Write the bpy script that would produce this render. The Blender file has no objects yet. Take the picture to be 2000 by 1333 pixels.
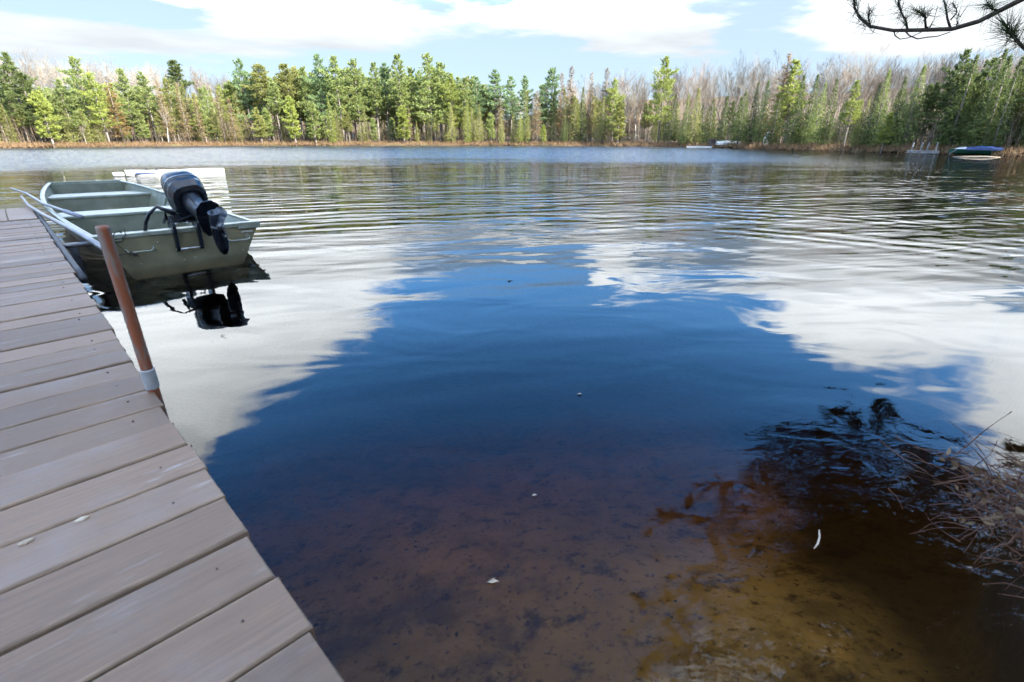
import bpy, math, random
import numpy as np
from mathutils import Vector, Matrix, noise as mnoise

sc = bpy.context.scene
R = math.radians
rnd = random.Random(7)

# ------------------------------------------------------------------ camera
F, HY, H = 970.0, 270.0, 1.05           # focal length and horizon row of a 2000 px wide frame, eye height
PITCH = math.atan((666.5 - HY) / F)
cd = bpy.data.cameras.new('camera'); cam = bpy.data.objects.new('camera', cd)
sc.collection.objects.link(cam); sc.camera = cam
cam.location = (0, 0, H); cam.rotation_euler = (math.pi / 2 - PITCH, 0, 0)
cd.sensor_width = 36; cd.lens = 36 * F / 2000; cd.clip_start = .05; cd.clip_end = 2000
cd.dof.use_dof = True; cd.dof.focus_distance = 9.0; cd.dof.aperture_fstop = 5.6

def ray(x, y):
    u = (x - 1000) / F; v = (666.5 - y) / F
    return Vector((u, math.cos(PITCH) + v * math.sin(PITCH), -math.sin(PITCH) + v * math.cos(PITCH)))
def onz(x, y, z):                        # the place on the level z seen at that spot of the photograph
    d = ray(x, y); k = (z - H) / d.z
    return Vector((d.x * k, d.y * k, z))
def atr(x, y, r):                        # a place at horizontal distance r
    d = ray(x, y); k = r / math.hypot(d.x, d.y)
    return Vector((d.x * k, d.y * k, H + d.z * k))

# ------------------------------------------------------------------ light
SUN_AZ, SUN_EL = 122.0, 36.0             # degrees clockwise from straight ahead
ld = bpy.data.lights.new('sun', 'SUN'); ld.energy = 4.2; ld.angle = R(.55); ld.color = (1, .93, .82)
sun = bpy.data.objects.new('sun', ld); sc.collection.objects.link(sun)
sdir = Vector((math.sin(R(SUN_AZ)) * math.cos(R(SUN_EL)), math.cos(R(SUN_AZ)) * math.cos(R(SUN_EL)), math.sin(R(SUN_EL))))
sun.rotation_euler = sdir.to_track_quat('Z', 'Y').to_euler(); sun.location = (20, -10, 30)

sc.view_settings.view_transform = 'Standard'; sc.view_settings.look = 'None'
sc.view_settings.gamma = 1; sc.view_settings.exposure = 2.53
sc.view_settings.use_curve_mapping = False
sc.render.engine = 'CYCLES'
sc.cycles.caustics_reflective = False; sc.cycles.caustics_refractive = False
sc.cycles.max_bounces = 5; sc.cycles.diffuse_bounces = 2; sc.cycles.glossy_bounces = 3; sc.cycles.transparent_max_bounces = 8
sc.cycles.use_adaptive_sampling = True; sc.cycles.adaptive_threshold = .03
sc.cycles.sample_clamp_indirect = 6; sc.cycles.use_denoising = True

# node helper -------------------------------------------------------
class NT:
    def __init__(s, tree): s.t = tree; s.n = tree.nodes; s.l = tree.links
    def new(s, typ, **kw):
        n = s.n.new(typ)
        for k, v in kw.items(): setattr(n, k, v)
        return n
    def put(s, sock, v):
        if hasattr(v, 'is_output') or isinstance(v, bpy.types.NodeSocket): s.l.new(v, sock)
        else: sock.default_value = v
    def math(s, op, a, b=0.0, c=None, clamp=False):
        n = s.new('ShaderNodeMath', operation=op, use_clamp=clamp); s.put(n.inputs[0], a); s.put(n.inputs[1], b)
        if c is not None: s.put(n.inputs[2], c)
        return n.outputs[0]
    def smooth(s, v, lo, hi, a=0.0, b=1.0):
        n = s.new('ShaderNodeMapRange', interpolation_type='SMOOTHSTEP'); s.put(n.inputs[0], v)
        for i, q in enumerate((lo, hi, a, b)): s.put(n.inputs[i + 1], q)
        return n.outputs[0]
    def noise(s, vec, scale, detail=3, rough=.5, dist=0.0):
        n = s.new('ShaderNodeTexNoise'); s.put(n.inputs['Vector'], vec); s.put(n.inputs['Scale'], scale)
        s.put(n.inputs['Detail'], detail); s.put(n.inputs['Roughness'], rough); s.put(n.inputs['Distortion'], dist)
        return n.outputs['Fac']
    def mix(s, f, a, b):
        n = s.new('ShaderNodeMix', data_type='RGBA'); s.put(n.inputs[0], f)
        s.put(n.inputs[6], (*a, 1) if isinstance(a, tuple) else a); s.put(n.inputs[7], (*b, 1) if isinstance(b, tuple) else b)
        return n.outputs[2]
    def mul(s, a, b):
        n = s.new('ShaderNodeMix', data_type='RGBA', blend_type='MULTIPLY'); n.inputs[0].default_value = 1
        s.put(n.inputs[6], a); s.put(n.inputs[7], b); return n.outputs[2]
    def sep(s, v):
        n = s.new('ShaderNodeSeparateXYZ'); s.put(n.inputs[0], v); return n.outputs
    def comb(s, x, y, z):
        n = s.new('ShaderNodeCombineXYZ')
        for i, q in enumerate((x, y, z)): s.put(n.inputs[i], q)
        return n.outputs[0]
    def mapping(s, v, scale=(1, 1, 1), rot=(0, 0, 0)):
        n = s.new('ShaderNodeMapping'); s.put(n.inputs[0], v); n.inputs['Scale'].default_value = scale
        n.inputs['Rotation'].default_value = rot; return n.outputs[0]
    def bump(s, h, strength, dist):
        n = s.new('ShaderNodeBump'); s.put(n.inputs['Height'], h); s.put(n.inputs['Strength'], strength)
        s.put(n.inputs['Distance'], dist); return n.outputs[0]

# ------------------------------------------------------------------ sky with broken cumulus
world = bpy.data.worlds.new('World'); sc.world = world; world.use_nodes = True
w = NT(world.node_tree); w.n.clear()
tc = w.new('ShaderNodeTexCoord')
sky = w.new('ShaderNodeTexSky', sky_type='NISHITA', sun_disc=False, sun_elevation=R(SUN_EL), sun_rotation=R(SUN_AZ))
sky.air_density = 1.0; sky.dust_density = .2; sky.ozone_density = 3.5; sky.altitude = 500
dx, dy, dz = w.sep(tc.outputs['Generated'])
az_ = w.math('ARCTAN2', dx, dy)
zc = w.math('MAXIMUM', dz, .03)
rr = w.math('SQRT', w.math('ADD', w.math('MULTIPLY', dx, dx), w.math('MULTIPLY', dy, dy)))
lw = w.math('LOGARITHM', w.math('DIVIDE', w.math('MAXIMUM', rr, .02), zc), math.e)
cv = w.comb(w.math('SINE', az_), w.math('COSINE', az_), w.math('MULTIPLY', lw, .9))
warp1 = w.math('SUBTRACT', w.noise(cv, 2.2, 5, .6), .5)
cv2 = w.comb(w.math('ADD', w.math('SINE', az_), 7.3), w.math('COSINE', az_), w.math('MULTIPLY', lw, .9))
warp2 = w.math('SUBTRACT', w.noise(cv2, 2.2, 5, .6), .5)
A_ = w.math('MULTIPLY_ADD', warp1, .55, az_); W_ = w.math('MULTIPLY_ADD', warp2, .75, lw)
def blob(px, py, sx, sy, amp, rot=0.0, direct=False):
    def aw(x, y):
        d = ray(x, y); z = abs(d.z)
        return math.atan2(d.x, d.y), math.log(math.hypot(d.x, d.y) / max(z, .03))
    a0, w0 = aw(px, py)
    a1, w1 = aw(px + sx, py); a2, w2 = aw(px, py + sy)
    ea, ew = abs(a1 - a0), max(abs(w2 - w0), .06)
    u = w.math('SUBTRACT', A_, a0); v = w.math('SUBTRACT', W_, w0)
    if rot:
        c, s_ = math.cos(rot), math.sin(rot)
        u, v = (w.math('ADD', w.math('MULTIPLY', u, c), w.math('MULTIPLY', v, s_)),
                w.math('SUBTRACT', w.math('MULTIPLY', v, c), w.math('MULTIPLY', u, s_)))
    u = w.math('DIVIDE', u, ea); v = w.math('DIVIDE', v, ew)
    q = w.math('ADD', w.math('MULTIPLY', u, u), w.math('MULTIPLY', v, v))
    return w.math('MULTIPLY', w.math('EXPONENT', w.math('MULTIPLY', q, -1.0)), amp)
BLOBS = [(600, 520, 230, 75, .9), (470, 640, 190, 90, .9), (350, 790, 60, 90, .7), (1050, 462, 360, 42, .8),
         (1190, 540, 80, 40, .7), (1650, 510, 420, 60, .7), (1640, 660, 110, 70, .7), (1920, 800, 150, 100, .9),
         (1870, 640, 160, 50, .5), (1010, 650, 250, 115, -1.2), (1390, 640, 130, 75, -.7), (1080, 900, 350, 200, -1.1), (800, 1150, 350, 200, -.9), (1350, 780, 170, 100, -.8),
         (600, 900, 130, 110, -.8),
         (90, 85, 160, 40, .6), (520, 75, 240, 45, .45), (1000, 22, 130, 16, .5), (1270, 85, 150, 40, .7), (1850, 45, 190, 60, .7),
         (790, 25, 130, 45, -.5), (1480, 30, 120, 55, -.65), (180, 8, 150, 20, -.6), (1000, 110, 200, 25, -.2)]
low = w.smooth(dz, .31, .19)               # pale veil of thin cloud low over the trees
tot = None
for b in BLOBS:
    o_ = blob(*b); tot = o_ if tot is None else w.math('ADD', tot, o_)
tot = w.math('MULTIPLY_ADD', w.math('SUBTRACT', w.noise(cv, 2.6, 6, .6), .42), 1.7, tot)
tot = w.math('ADD', tot, w.smooth(lw, 1.2, 2.6, 0, .05))
tot = w.math('SUBTRACT', tot, w.math('MULTIPLY', low, .20))
mask = w.smooth(tot, .01, .38)
shade = w.smooth(w.noise(cv2, 2.6, 4, .55), .3, .62, .78, 1.0)
shade = w.math('MULTIPLY', shade, w.smooth(tot, .2, 1.0, .9, 1.0))
CLOUD = 1.08
ccol = w.mix(shade, (.72, .83, .97), (.92, .97, 1.0))
cbr = w.math('MULTIPLY', shade, w.smooth(dz, .15, .30, .215, CLOUD))
cn = w.new('ShaderNodeVectorMath', operation='SCALE'); w.l.new(ccol, cn.inputs[0]); w.l.new(cbr, cn.inputs['Scale'])
sn = w.new('ShaderNodeVectorMath', operation='SCALE'); hs = w.new('ShaderNodeHueSaturation'); hs.inputs['Saturation'].default_value = 1.25; w.l.new(sky.outputs[0], hs.inputs['Color'])
BG = .15
veiled = w.mix(w.math('MULTIPLY', low, .95), hs.outputs[0], (.108 / BG, .132 / BG, .158 / BG)); w.l.new(veiled, sn.inputs[0]); sn.inputs['Scale'].default_value = 1.0
cdiv = w.new('ShaderNodeVectorMath', operation='SCALE'); w.l.new(cn.outputs[0], cdiv.inputs[0]); cdiv.inputs['Scale'].default_value = 1 / BG
skc = w.mix(mask, sn.outputs[0], cdiv.outputs[0])
world.cycles.sampling_method = 'MANUAL'; world.cycles.sample_map_resolution = 512
bgn = w.new('ShaderNodeBackground'); w.l.new(skc, bgn.inputs[0]); bgn.inputs[1].default_value = BG
wo = w.new('ShaderNodeOutputWorld'); w.l.new(bgn.outputs[0], wo.inputs[0])

# ------------------------------------------------------------------ materials
def material(name):
    m = bpy.data.materials.new(name); m.use_nodes = True
    t = NT(m.node_tree); t.n.clear(); out = t.new('ShaderNodeOutputMaterial')
    return m, t, out
def principled(t, out, col, rough=.6, metal=0.0, normal=None, spec=.5):
    p = t.new('ShaderNodeBsdfPrincipled'); t.put(p.inputs['Base Color'], (*col, 1) if isinstance(col, tuple) else col)
    t.put(p.inputs['Roughness'], rough); t.put(p.inputs['Metallic'], metal); t.put(p.inputs['Specular IOR Level'], spec)
    if normal is not None: t.l.new(normal, p.inputs['Normal'])
    t.l.new(p.outputs[0], out.inputs[0]); return p
def mottled(name, c1, c2, scale=8, rough=.6, metal=0.0, detail=5, bump=0.0, stretch=(1, 1, 1), lo=.35, hi=.65, spec=.5, rand=0.0):
    m, t, out = material(name); tcn = t.new('ShaderNodeTexCoord')
    v = t.mapping(tcn.outputs['Object'], stretch)
    if rand:
        oi = t.new('ShaderNodeObjectInfo')
        vm = t.new('ShaderNodeVectorMath', operation='ADD'); t.l.new(v, vm.inputs[0])
        t.l.new(t.comb(t.math('MULTIPLY', oi.outputs['Random'], 57.0), t.math('MULTIPLY', oi.outputs['Random'], 91.0), 0.0), vm.inputs[1]); v = vm.outputs[0]
    f = t.noise(v, scale, detail, .6); col = t.mix(t.smooth(f, lo, hi), c1, c2)
    if rand:
        k = t.math('MULTIPLY_ADD', oi.outputs['Random'], rand, 1 - rand / 2)
        vm2 = t.new('ShaderNodeVectorMath', operation='SCALE'); t.l.new(col, vm2.inputs[0]); t.l.new(k, vm2.inputs['Scale']); col = vm2.outputs[0]
    nrm = t.bump(f, .5, bump) if bump else None
    principled(t, out, col, rough, metal, nrm, spec); return m

M = {}
def plank_material():
    m, t, out = material('weathered_painted_wood'); tcn = t.new('ShaderNodeTexCoord'); oi = t.new('ShaderNodeObjectInfo')
    vm = t.new('ShaderNodeVectorMath', operation='ADD'); t.l.new(tcn.outputs['Object'], vm.inputs[0])
    t.l.new(t.comb(t.math('MULTIPLY', oi.outputs['Random'], 31.0), t.math('MULTIPLY', oi.outputs['Random'], 77.0), 0.0), vm.inputs[1])
    p = vm.outputs[0]
    grain = t.noise(t.mapping(p, (2.5, 60, 20)), 1.6, 6, .65, .3)
    fine = t.noise(t.mapping(p, (9, 240, 60)), 1.5, 3, .6)
    blot = t.noise(p, 3.2, 4, .6); wear = t.noise(t.mapping(p, (1.2, 7, 3)), 2.4, 6, .7)
    c = t.mix(t.smooth(grain, .3, .7), (.152, .090, .054), (.208, .128, .080))
    c = t.mix(t.math('MULTIPLY', t.smooth(blot, .45, .75), .5), c, (.22, .18, .16))
    c = t.mix(t.math('MULTIPLY', t.smooth(wear, .58, .74), .75), c, (.33, .30, .275))
    c = t.mix(t.math('MULTIPLY', t.smooth(fine, .55, .75), .2), c, (.07, .06, .055))
    sp = t.noise(p, 26, 2, .5)
    c = t.mix(t.smooth(sp, .73, .78), c, (.09, .07, .06))
    k = t.math('MULTIPLY_ADD', oi.outputs['Random'], .55, .72)
    vs = t.new('ShaderNodeVectorMath', operation='SCALE'); t.l.new(c, vs.inputs[0]); t.l.new(k, vs.inputs['Scale'])
    h = t.math('ADD', t.math('MULTIPLY', grain, .7), t.math('MULTIPLY', fine, .5))
    principled(t, out, vs.outputs[0], t.smooth(grain, .3, .7, .5, .68), 0, t.bump(h, .6, .004), .45)
    return m
M['plank'] = plank_material()
M['plank_edge'] = mottled('worn_brown_plank_edge', (.17, .11, .07), (.28, .19, .125), 3, .75, stretch=(3, 25, 25), bump=.003, rand=.3)
M['beam'] = mottled('wet_grey_timber', (.06, .05, .045), (.14, .12, .10), 5, .7, stretch=(2, 20, 20), bump=.003)
M['rust'] = mottled('rusty_steel', (.25, .075, .03), (.20, .16, .135), 34, .75, .1, 9, .003, stretch=(1.4, 1.4, .22), lo=.42, hi=.62)
M['galv'] = mottled('galvanised_grey', (.26, .27, .27), (.38, .39, .39), 12, .5, .2)
M['olive'] = mottled('olive_boat_paint', (.145, .130, .075), (.215, .192, .112), 5, .42, .1, 8, .001, lo=.3, hi=.7)
M['inner'] = mottled('grey_green_boat_paint', (.135, .142, .100), (.185, .19, .14), 6, .5, .1, 7, .001)
M['rim'] = mottled('pale_green_rim_paint', (.21, .235, .185), (.31, .335, .28), 9, .35, .2, 7)
M['bench'] = mottled('pale_bench_paint', (.21, .228, .182), (.295, .31, .26), 7, .4, .15, 7)
M['black'] = mottled('black_enamel', (.004, .006, .009), (.010, .014, .02), 9, .22, 0, 4)
M['navy'] = mottled('blue_black_enamel', (.004, .010, .017), (.007, .016, .027), 7, .32, 0, 4)
M['dark_metal'] = mottled('dark_cast_metal', (.012, .016, .024), (.03, .035, .045), 14, .35, .3, 5)
M['prop'] = mottled('painted_propeller_metal', (.03, .04, .055), (.075, .09, .11), 14, .3, .4, 5)
M['steel'] = mottled('bright_steel', (.5, .52, .55), (.68, .7, .72), 20, .3, .8, 4)
M['decal'] = mottled('white_print', (.7, .74, .76), (.8, .82, .84), 40, .5)
M['emblem'] = mottled('faded_print', (.40, .40, .33), (.46, .46, .38), 40, .5)
M['pole'] = mottled('dull_aluminium', (.17, .165, .165), (.26, .255, .25), 14, .38, .5, 5)
M['sleeve'] = mottled('grey_rubber_sleeve', (.10, .11, .14), (.17, .18, .22), 14, .5)
M['rope'] = mottled('dark_cord', (.02, .02, .018), (.07, .065, .05), 60, .8)
M['cord'] = mottled('tan_cord', (.16, .13, .08), (.26, .21, .13), 60, .8)
M['rubber'] = mottled('black_rubber', (.008, .008, .012), (.02, .02, .026), 30, .6)
M['white'] = mottled('white_plastic', (.34, .35, .34), (.44, .45, .43), 5, .4, 0, 5)
M['green_boat'] = mottled('green_boat_paint', (.006, .05, .03), (.01, .07, .042), 6, .4)
M['tarp'] = mottled('blue_tarp', (.008, .022, .085), (.012, .035, .12), 8, .5)
M['greywood'] = mottled('grey_dock_wood', (.13, .13, .125), (.22, .22, .21), 6, .7)
M['palewood'] = mottled('pale_dock_wood', (.55, .55, .50), (.68, .67, .62), 6, .7)
M['darklump'] = mottled('dark_stump', (.02, .012, .012), (.05, .03, .025), 8, .8)
M['drift'] = mottled('pale_driftwood', (.22, .18, .13), (.33, .28, .21), 8, .8, stretch=(2, 12, 12))
M['litter'] = mottled('sunken_leaf', (.010, .007, .005), (.03, .018, .010), 20, .8)
M['dryleaf'] = mottled('pale_dry_leaf', (.34, .25, .16), (.52, .42, .32), 30, .7)
M['twig_red'] = mottled('reddish_dry_stem', (.060, .022, .010), (.115, .050, .026), 14, .75)
M['leaf_red'] = mottled('russet_leaf', (.085, .042, .018), (.15, .10, .05), 12, .6)
M['bark_near'] = mottled('red_pine_bark', (.05, .035, .03), (.15, .095, .07), 9, .85, 0, 7, .01, stretch=(1, 1, .35))
M['twig_near'] = mottled('pine_twig_bark', (.035, .028, .022), (.09, .065, .045), 40, .8)

def foliage(name, c1, c2, trans=.3, use_color=False):
    m, t, out = material(name); geo = t.new('ShaderNodeNewGeometry'); oi = t.new('ShaderNodeObjectInfo')
    tcn = t.new('ShaderNodeTexCoord')
    f = t.noise(tcn.outputs['Object'], 1.1, 3, .6)
    r_ = t.math('ADD', t.math('MULTIPLY', t.smooth(f, .3, .7), .6), t.math('MULTIPLY', geo.outputs['Random Per Island'], .4))
    c = t.mix(r_, c1, c2)
    if use_color: c = t.mul(c, oi.outputs['Color'])
    d = t.new('ShaderNodeBsdfPrincipled'); t.l.new(c, d.inputs['Base Color']); d.inputs['Roughness'].default_value = .6
    d.inputs['Specular IOR Level'].default_value = .25
    tr = t.new('ShaderNodeBsdfTranslucent'); t.l.new(c, tr.inputs[0])
    mx = t.new('ShaderNodeMixShader'); mx.inputs[0].default_value = trans
    t.l.new(d.outputs[0], mx.inputs[1]); t.l.new(tr.outputs[0], mx.inputs[2]); t.l.new(mx.outputs[0], out.inputs[0])
    return m
M['needle'] = foliage('conifer_needles', (.17, .205, .078), (.29, .325, .135), .45, True)
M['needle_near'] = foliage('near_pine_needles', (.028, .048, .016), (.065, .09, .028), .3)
M['tamarack'] = foliage('bare_tamarack_twigs', (.25, .185, .10), (.39, .30, .17), .4, True)
M['twig'] = foliage('bare_hardwood_twigs', (.150, .128, .098), (.245, .212, .165), .0, True)
M['bark'] = mottled('grey_bark', (.11, .095, .08), (.24, .21, .18), 3, .9)
M['birch'] = mottled('white_bark', (.42, .40, .36), (.62, .60, .55), 2, .8, stretch=(1, 1, .5))
M['shoregrass'] = foliage('dry_shore_grass', (.15, .090, .045), (.26, .175, .095), .3)
M['brush'] = foliage('grey_brown_brush', (.10, .08, .055), (.22, .17, .12), .1)

# ------------------------------------------------------------------ mesh helpers
class MB:
    def __init__(s): s.v = []; s.f = []; s.m = []
    def tube(s, pts, radii, n=6, mat=0, cap=True):
        pts = [Vector(p) for p in pts]; k = len(pts); base = len(s.v); ref = None
        for i, p in enumerate(pts):
            d = (pts[min(i + 1, k - 1)] - pts[max(i - 1, 0)])
            if d.length < 1e-9: d = Vector((0, 0, 1))
            d.normalize()
            if ref is None: ref = d.orthogonal().normalized()
            e1 = ref - d * ref.dot(d)
            if e1.length < 1e-6: e1 = d.orthogonal()
            e1.normalize(); ref = e1; e2 = d.cross(e1)
            r = radii[i] if isinstance(radii, (list, tuple)) else radii
            for j in range(n):
                a = 2 * math.pi * j / n; s.v.append(p + (e1 * math.cos(a) + e2 * math.sin(a)) * r)
        for i in range(k - 1):
            for j in range(n):
                a = base + i * n + j; b = base + i * n + (j + 1) % n
                s.f.append((a, b, b + n, a + n)); s.m.append(mat)
        if cap and n > 2:
            s.f.append(tuple(base + j for j in reversed(range(n)))); s.m.append(mat)
            s.f.append(tuple(base + (k - 1) * n + j for j in range(n))); s.m.append(mat)
    def poly(s, pts, mat=0):
        b = len(s.v); s.v += [Vector(p) for p in pts]; s.f.append(tuple(range(b, b + len(pts)))); s.m.append(mat)
    def box(s, c, size, mat=0, rot=None):
        c = Vector(c); hx, hy, hz = size[0] / 2, size[1] / 2, size[2] / 2; b = len(s.v)
        for x in (-hx, hx):
            for y in (-hy, hy):
                for z in (-hz, hz):
                    q = Vector((x, y, z)); s.v.append(c + (rot @ q if rot else q))
        for f in ((0, 1, 3, 2), (4, 6, 7, 5), (0, 4, 5, 1), (2, 3, 7, 6), (0, 2, 6, 4), (1, 5, 7, 3)):
            s.f.append(tuple(b + i for i in f)); s.m.append(mat)
    def loft(s, rings, mat=0, cap=True):
        n = len(rings[0]); b = len(s.v)
        for r in rings: s.v += [Vector(p) for p in r]
        for i in range(len(rings) - 1):
            for j in range(n):
                a = b + i * n + j; c = b + i * n + (j + 1) % n
                s.f.append((a, c, c + n, a + n)); s.m.append(mat)
        if cap:
            s.f.append(tuple(b + j for j in reversed(range(n)))); s.m.append(mat)
            s.f.append(tuple(b + (len(rings) - 1) * n + j for j in range(n))); s.m.append(mat)
    def mesh(s, name, mats, smooth=False):
        me = bpy.data.meshes.new(name); me.from_pydata([tuple(p) for p in s.v], [], s.f)
        for m in mats: me.materials.append(m)
        if len(mats) > 1: me.polygons.foreach_set('material_index', s.m)
        if smooth: me.polygons.foreach_set('use_smooth', [True] * len(me.polygons))
        me.update(); return me
    def obj(s, name, mats, parent=None, smooth=False, fixn=True, bevel=0.0, auto=None):
        mats = mats if isinstance(mats, (list, tuple)) else [mats]
        me = s.mesh(name, mats, smooth)
        if fixn:
            import bmesh
            bm = bmesh.new(); bm.from_mesh(me); bmesh.ops.recalc_face_normals(bm, faces=bm.faces); bm.to_mesh(me); bm.free()
        o = link(name, me, parent)
        if bevel:
            md = o.modifiers.new('bevel', 'BEVEL'); md.width = bevel; md.segments = 2; md.limit_method = 'ANGLE'; md.angle_limit = R(40)
        return o
def link(name, data, parent=None):
    o = bpy.data.objects.new(name, data); sc.collection.objects.link(o)
    if parent is not None: o.parent = parent
    return o
def tag(o, label, cat, group=None):
    o['label'] = label; o['category'] = cat
    if group: o['group'] = group
    return o
def structure(o): o['kind'] = 'structure'; return o
def stuff(o, label=None, cat=None):
    o['kind'] = 'stuff'
    if label: o['label'] = label; o['category'] = cat
    return o

# ------------------------------------------------------------------ terrain: banks, hills and the lake bed
LAKE = [(-57, 59), (-50, 69), (-40, 76), (-15, 79), (0, 78), (12, 75), (20, 68), (24.5, 55), (28, 44), (30.5, 36.5), (31.5, 30), (30, 20),
        (22, 12.5), (9.2, 8.4), (4.8, 4.45), (3.1, 2.5), (2.0, 1.45), (1.46, 1.02), (1.24, .58), (1.25, .1), (1.4, -.6), (.7, -1.7), (-1, -3), (-8, -6), (-30, -8),
        (-55, 5), (-66, 30)]
LP = np.array(LAKE, float)
def lake_sd(X, Y):                      # > 0 on land, < 0 in the lake
    X = np.asarray(X, float); Y = np.asarray(Y, float)
    d = np.full(X.shape, 1e9); ins = np.zeros(X.shape, bool)
    n = len(LP)
    for i in range(n):
        ax, ay = LP[i]; bx, by = LP[(i + 1) % n]
        ex, ey = bx - ax, by - ay
        t = np.clip(((X - ax) * ex + (Y - ay) * ey) / (ex * ex + ey * ey), 0, 1)
        d = np.minimum(d, np.hypot(X - ax - t * ex, Y - ay - t * ey))
        c = ((ay > Y) != (by > Y)) & (X < (bx - ax) * (Y - ay) / (by - ay + 1e-12) + ax)
        ins ^= c
    return np.where(ins, -d, d)
def land_z(X, Y):
    sd = lake_sd(X, Y)
    hill_l = np.clip((-X - 5) / 50, 0, 1); hill_r = np.clip((X - 2) / 22, 0, 1)
    far = np.clip((sd - 5) / 50, 0, 1.6)
    far = far * far * (3 - 2 * np.clip(far, 0, 1)) / np.maximum(1, far)
    rise = .32 * (1 - np.exp(-np.maximum(sd, 0) / .7)) + .035 * np.maximum(sd - 1, 0) + far * (1.0 + 4.0 * hill_l + 4.0 * hill_r)
    near = np.exp(-(X ** 2 + Y ** 2) / 9.0)
    depth = -(.26 + .14 * np.minimum(np.maximum(-sd, 0), 4) + .25 * np.maximum(Y - .75, 0))
    depth = np.maximum(depth, -2.6)
    depth = depth * np.clip(-sd / .12, .25, 1)
    return np.where(sd > 0, rise * (1 - .55 * near) - .10 * np.exp(-np.maximum(sd, 0) / .15), depth)
LPL = [(LAKE[i], LAKE[(i + 1) % len(LAKE)]) for i in range(len(LAKE))]
def sd1(x, y):
    d = 1e18; ins = False
    for (ax, ay), (bx, by) in LPL:
        ex, ey = bx - ax, by - ay; t = ((x - ax) * ex + (y - ay) * ey) / (ex * ex + ey * ey)
        t = 0 if t < 0 else 1 if t > 1 else t; qx, qy = x - ax - t * ex, y - ay - t * ey; q = qx * qx + qy * qy
        if q < d: d = q
        if (ay > y) != (by > y) and x < ex * (y - ay) / ey + ax: ins = not ins
    d = math.sqrt(d); return -d if ins else d
def gz(x, y):
    sd = sd1(x, y)
    if sd <= 0: return max(-2.6, -(.26 + .14 * min(-sd, 4) + .25 * max(y - .75, 0)) * min(1, max(.25, -sd / .12)))
    hl = min(1, max(0, (-x - 5) / 50)); hr = min(1, max(0, (x - 2) / 22)); far = min(1.6, max(0, (sd - 5) / 50))
    far = far * far * (3 - 2 * min(far, 1)) / max(1, far)
    rise = .32 * (1 - math.exp(-sd / .7)) + .035 * max(sd - 1, 0) + far * (1.0 + 4.0 * hl + 4.0 * hr)
    return rise * (1 - .55 * math.exp(-(x * x + y * y) / 9)) - .10 * math.exp(-sd / .15)

NA, NR = 420, 150
rads = np.concatenate([[0.0], np.geomspace(.12, 420, NR)])
angs = np.linspace(0, 2 * np.pi, NA, endpoint=False)
RR, AA = np.meshgrid(rads[1:], angs, indexing='ij')
GX, GY = RR * np.sin(AA), RR * np.cos(AA)
GZ = land_z(GX, GY)
rs = np.random.RandomState(3)
nz = np.array([mnoise.fractal(Vector((x * .9, y * .9, 0)), 1, 2, 4) for x, y in zip(GX.ravel(), GY.ravel())]).reshape(GX.shape)
GZ = GZ + nz * np.where(GZ > 0.05, .10, .035) * np.clip(RR / 1.0, .4, 3)
GZ = np.where((lake_sd(GX, GY) < -.3) & (GZ > -.06), -.06, GZ)
vs = [(0, 0, gz(0, 0))] + [tuple(p) for p in np.stack([GX, GY, GZ], -1).reshape(-1, 3)]
fs = [(0, 1 + (j + 1) % NA, 1 + j) for j in range(NA)]
for i in range(NR - 1):
    b = 1 + i * NA
    for j in range(NA):
        k = (j + 1) % NA; fs.append((b + j, b + k, b + NA + k, b + NA + j))
gm = bpy.data.meshes.new('ground'); gm.from_pydata(vs, [], fs); gm.polygons.foreach_set('use_smooth', [True] * len(fs)); gm.update()
m, t, out = material('lake_bed_and_forest_floor')
geo = t.new('ShaderNodeNewGeometry'); P_ = geo.outputs['Position']; px_, py_, pz_ = t.sep(P_)
n1 = t.noise(P_, 1.6, 6, .65); n2 = t.noise(P_, 9, 6, .7); n3 = t.noise(P_, 34, 4, .6); n4 = t.noise(P_, .35, 4, .6)
bed = t.mix(t.smooth(n1, .3, .7), (.225, .155, .050), (.40, .285, .098))
bed = t.mix(t.math('MULTIPLY', t.smooth(n2, .50, .68), .8), bed, (.020, .013, .008))
bed = t.mix(t.math('MULTIPLY', t.smooth(n3, .56, .70), .75), bed, (.022, .014, .008))
bed = t.mix(t.math('MULTIPLY', t.smooth(n3, .40, .30), .4), bed, (.34, .20, .09))
bed = t.mix(t.math('MULTIPLY', t.smooth(t.noise(P_, 2.6, 5, .65), .47, .66), .6), bed, (.05, .030, .014))
canopy_dark = t.math('ADD', t.math('SUBTRACT', px_, t.math('MULTIPLY', py_, .30)), t.math('MULTIPLY', t.math('SUBTRACT', n1, .5), .9))     # canopy's black reflection and shade, painted into the bed by the bank
bed = t.mix(t.math('MULTIPLY', t.smooth(canopy_dark, .52, .95), .9), bed, (.024, .016, .008))
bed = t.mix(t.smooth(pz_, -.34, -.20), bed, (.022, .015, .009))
land = t.mix(t.smooth(n2, .35, .65), (.05, .032, .018), (.13, .085, .048))
land = t.mix(t.math('MULTIPLY', t.smooth(n4, .45, .65), .6), land, (.10, .10, .04))
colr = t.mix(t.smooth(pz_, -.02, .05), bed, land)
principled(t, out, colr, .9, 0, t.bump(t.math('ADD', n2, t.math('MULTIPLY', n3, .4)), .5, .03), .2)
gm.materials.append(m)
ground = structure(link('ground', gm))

# ------------------------------------------------------------------ water
m, t, out = material('tannin_lake_water')
geo = t.new('ShaderNodeNewGeometry'); P_ = geo.outputs['Position']; px_, py_, pz_ = t.sep(P_)
dist = t.math('SQRT', t.math('ADD', t.math('MULTIPLY', px_, px_), t.math('MULTIPLY', py_, py_)))
edge = t.math('MULTIPLY_ADD', t.math('SUBTRACT', t.noise(t.mapping(P_, (.06, .3, 1)), 1.0, 5, .65), .5), 22.0, dist)
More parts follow.
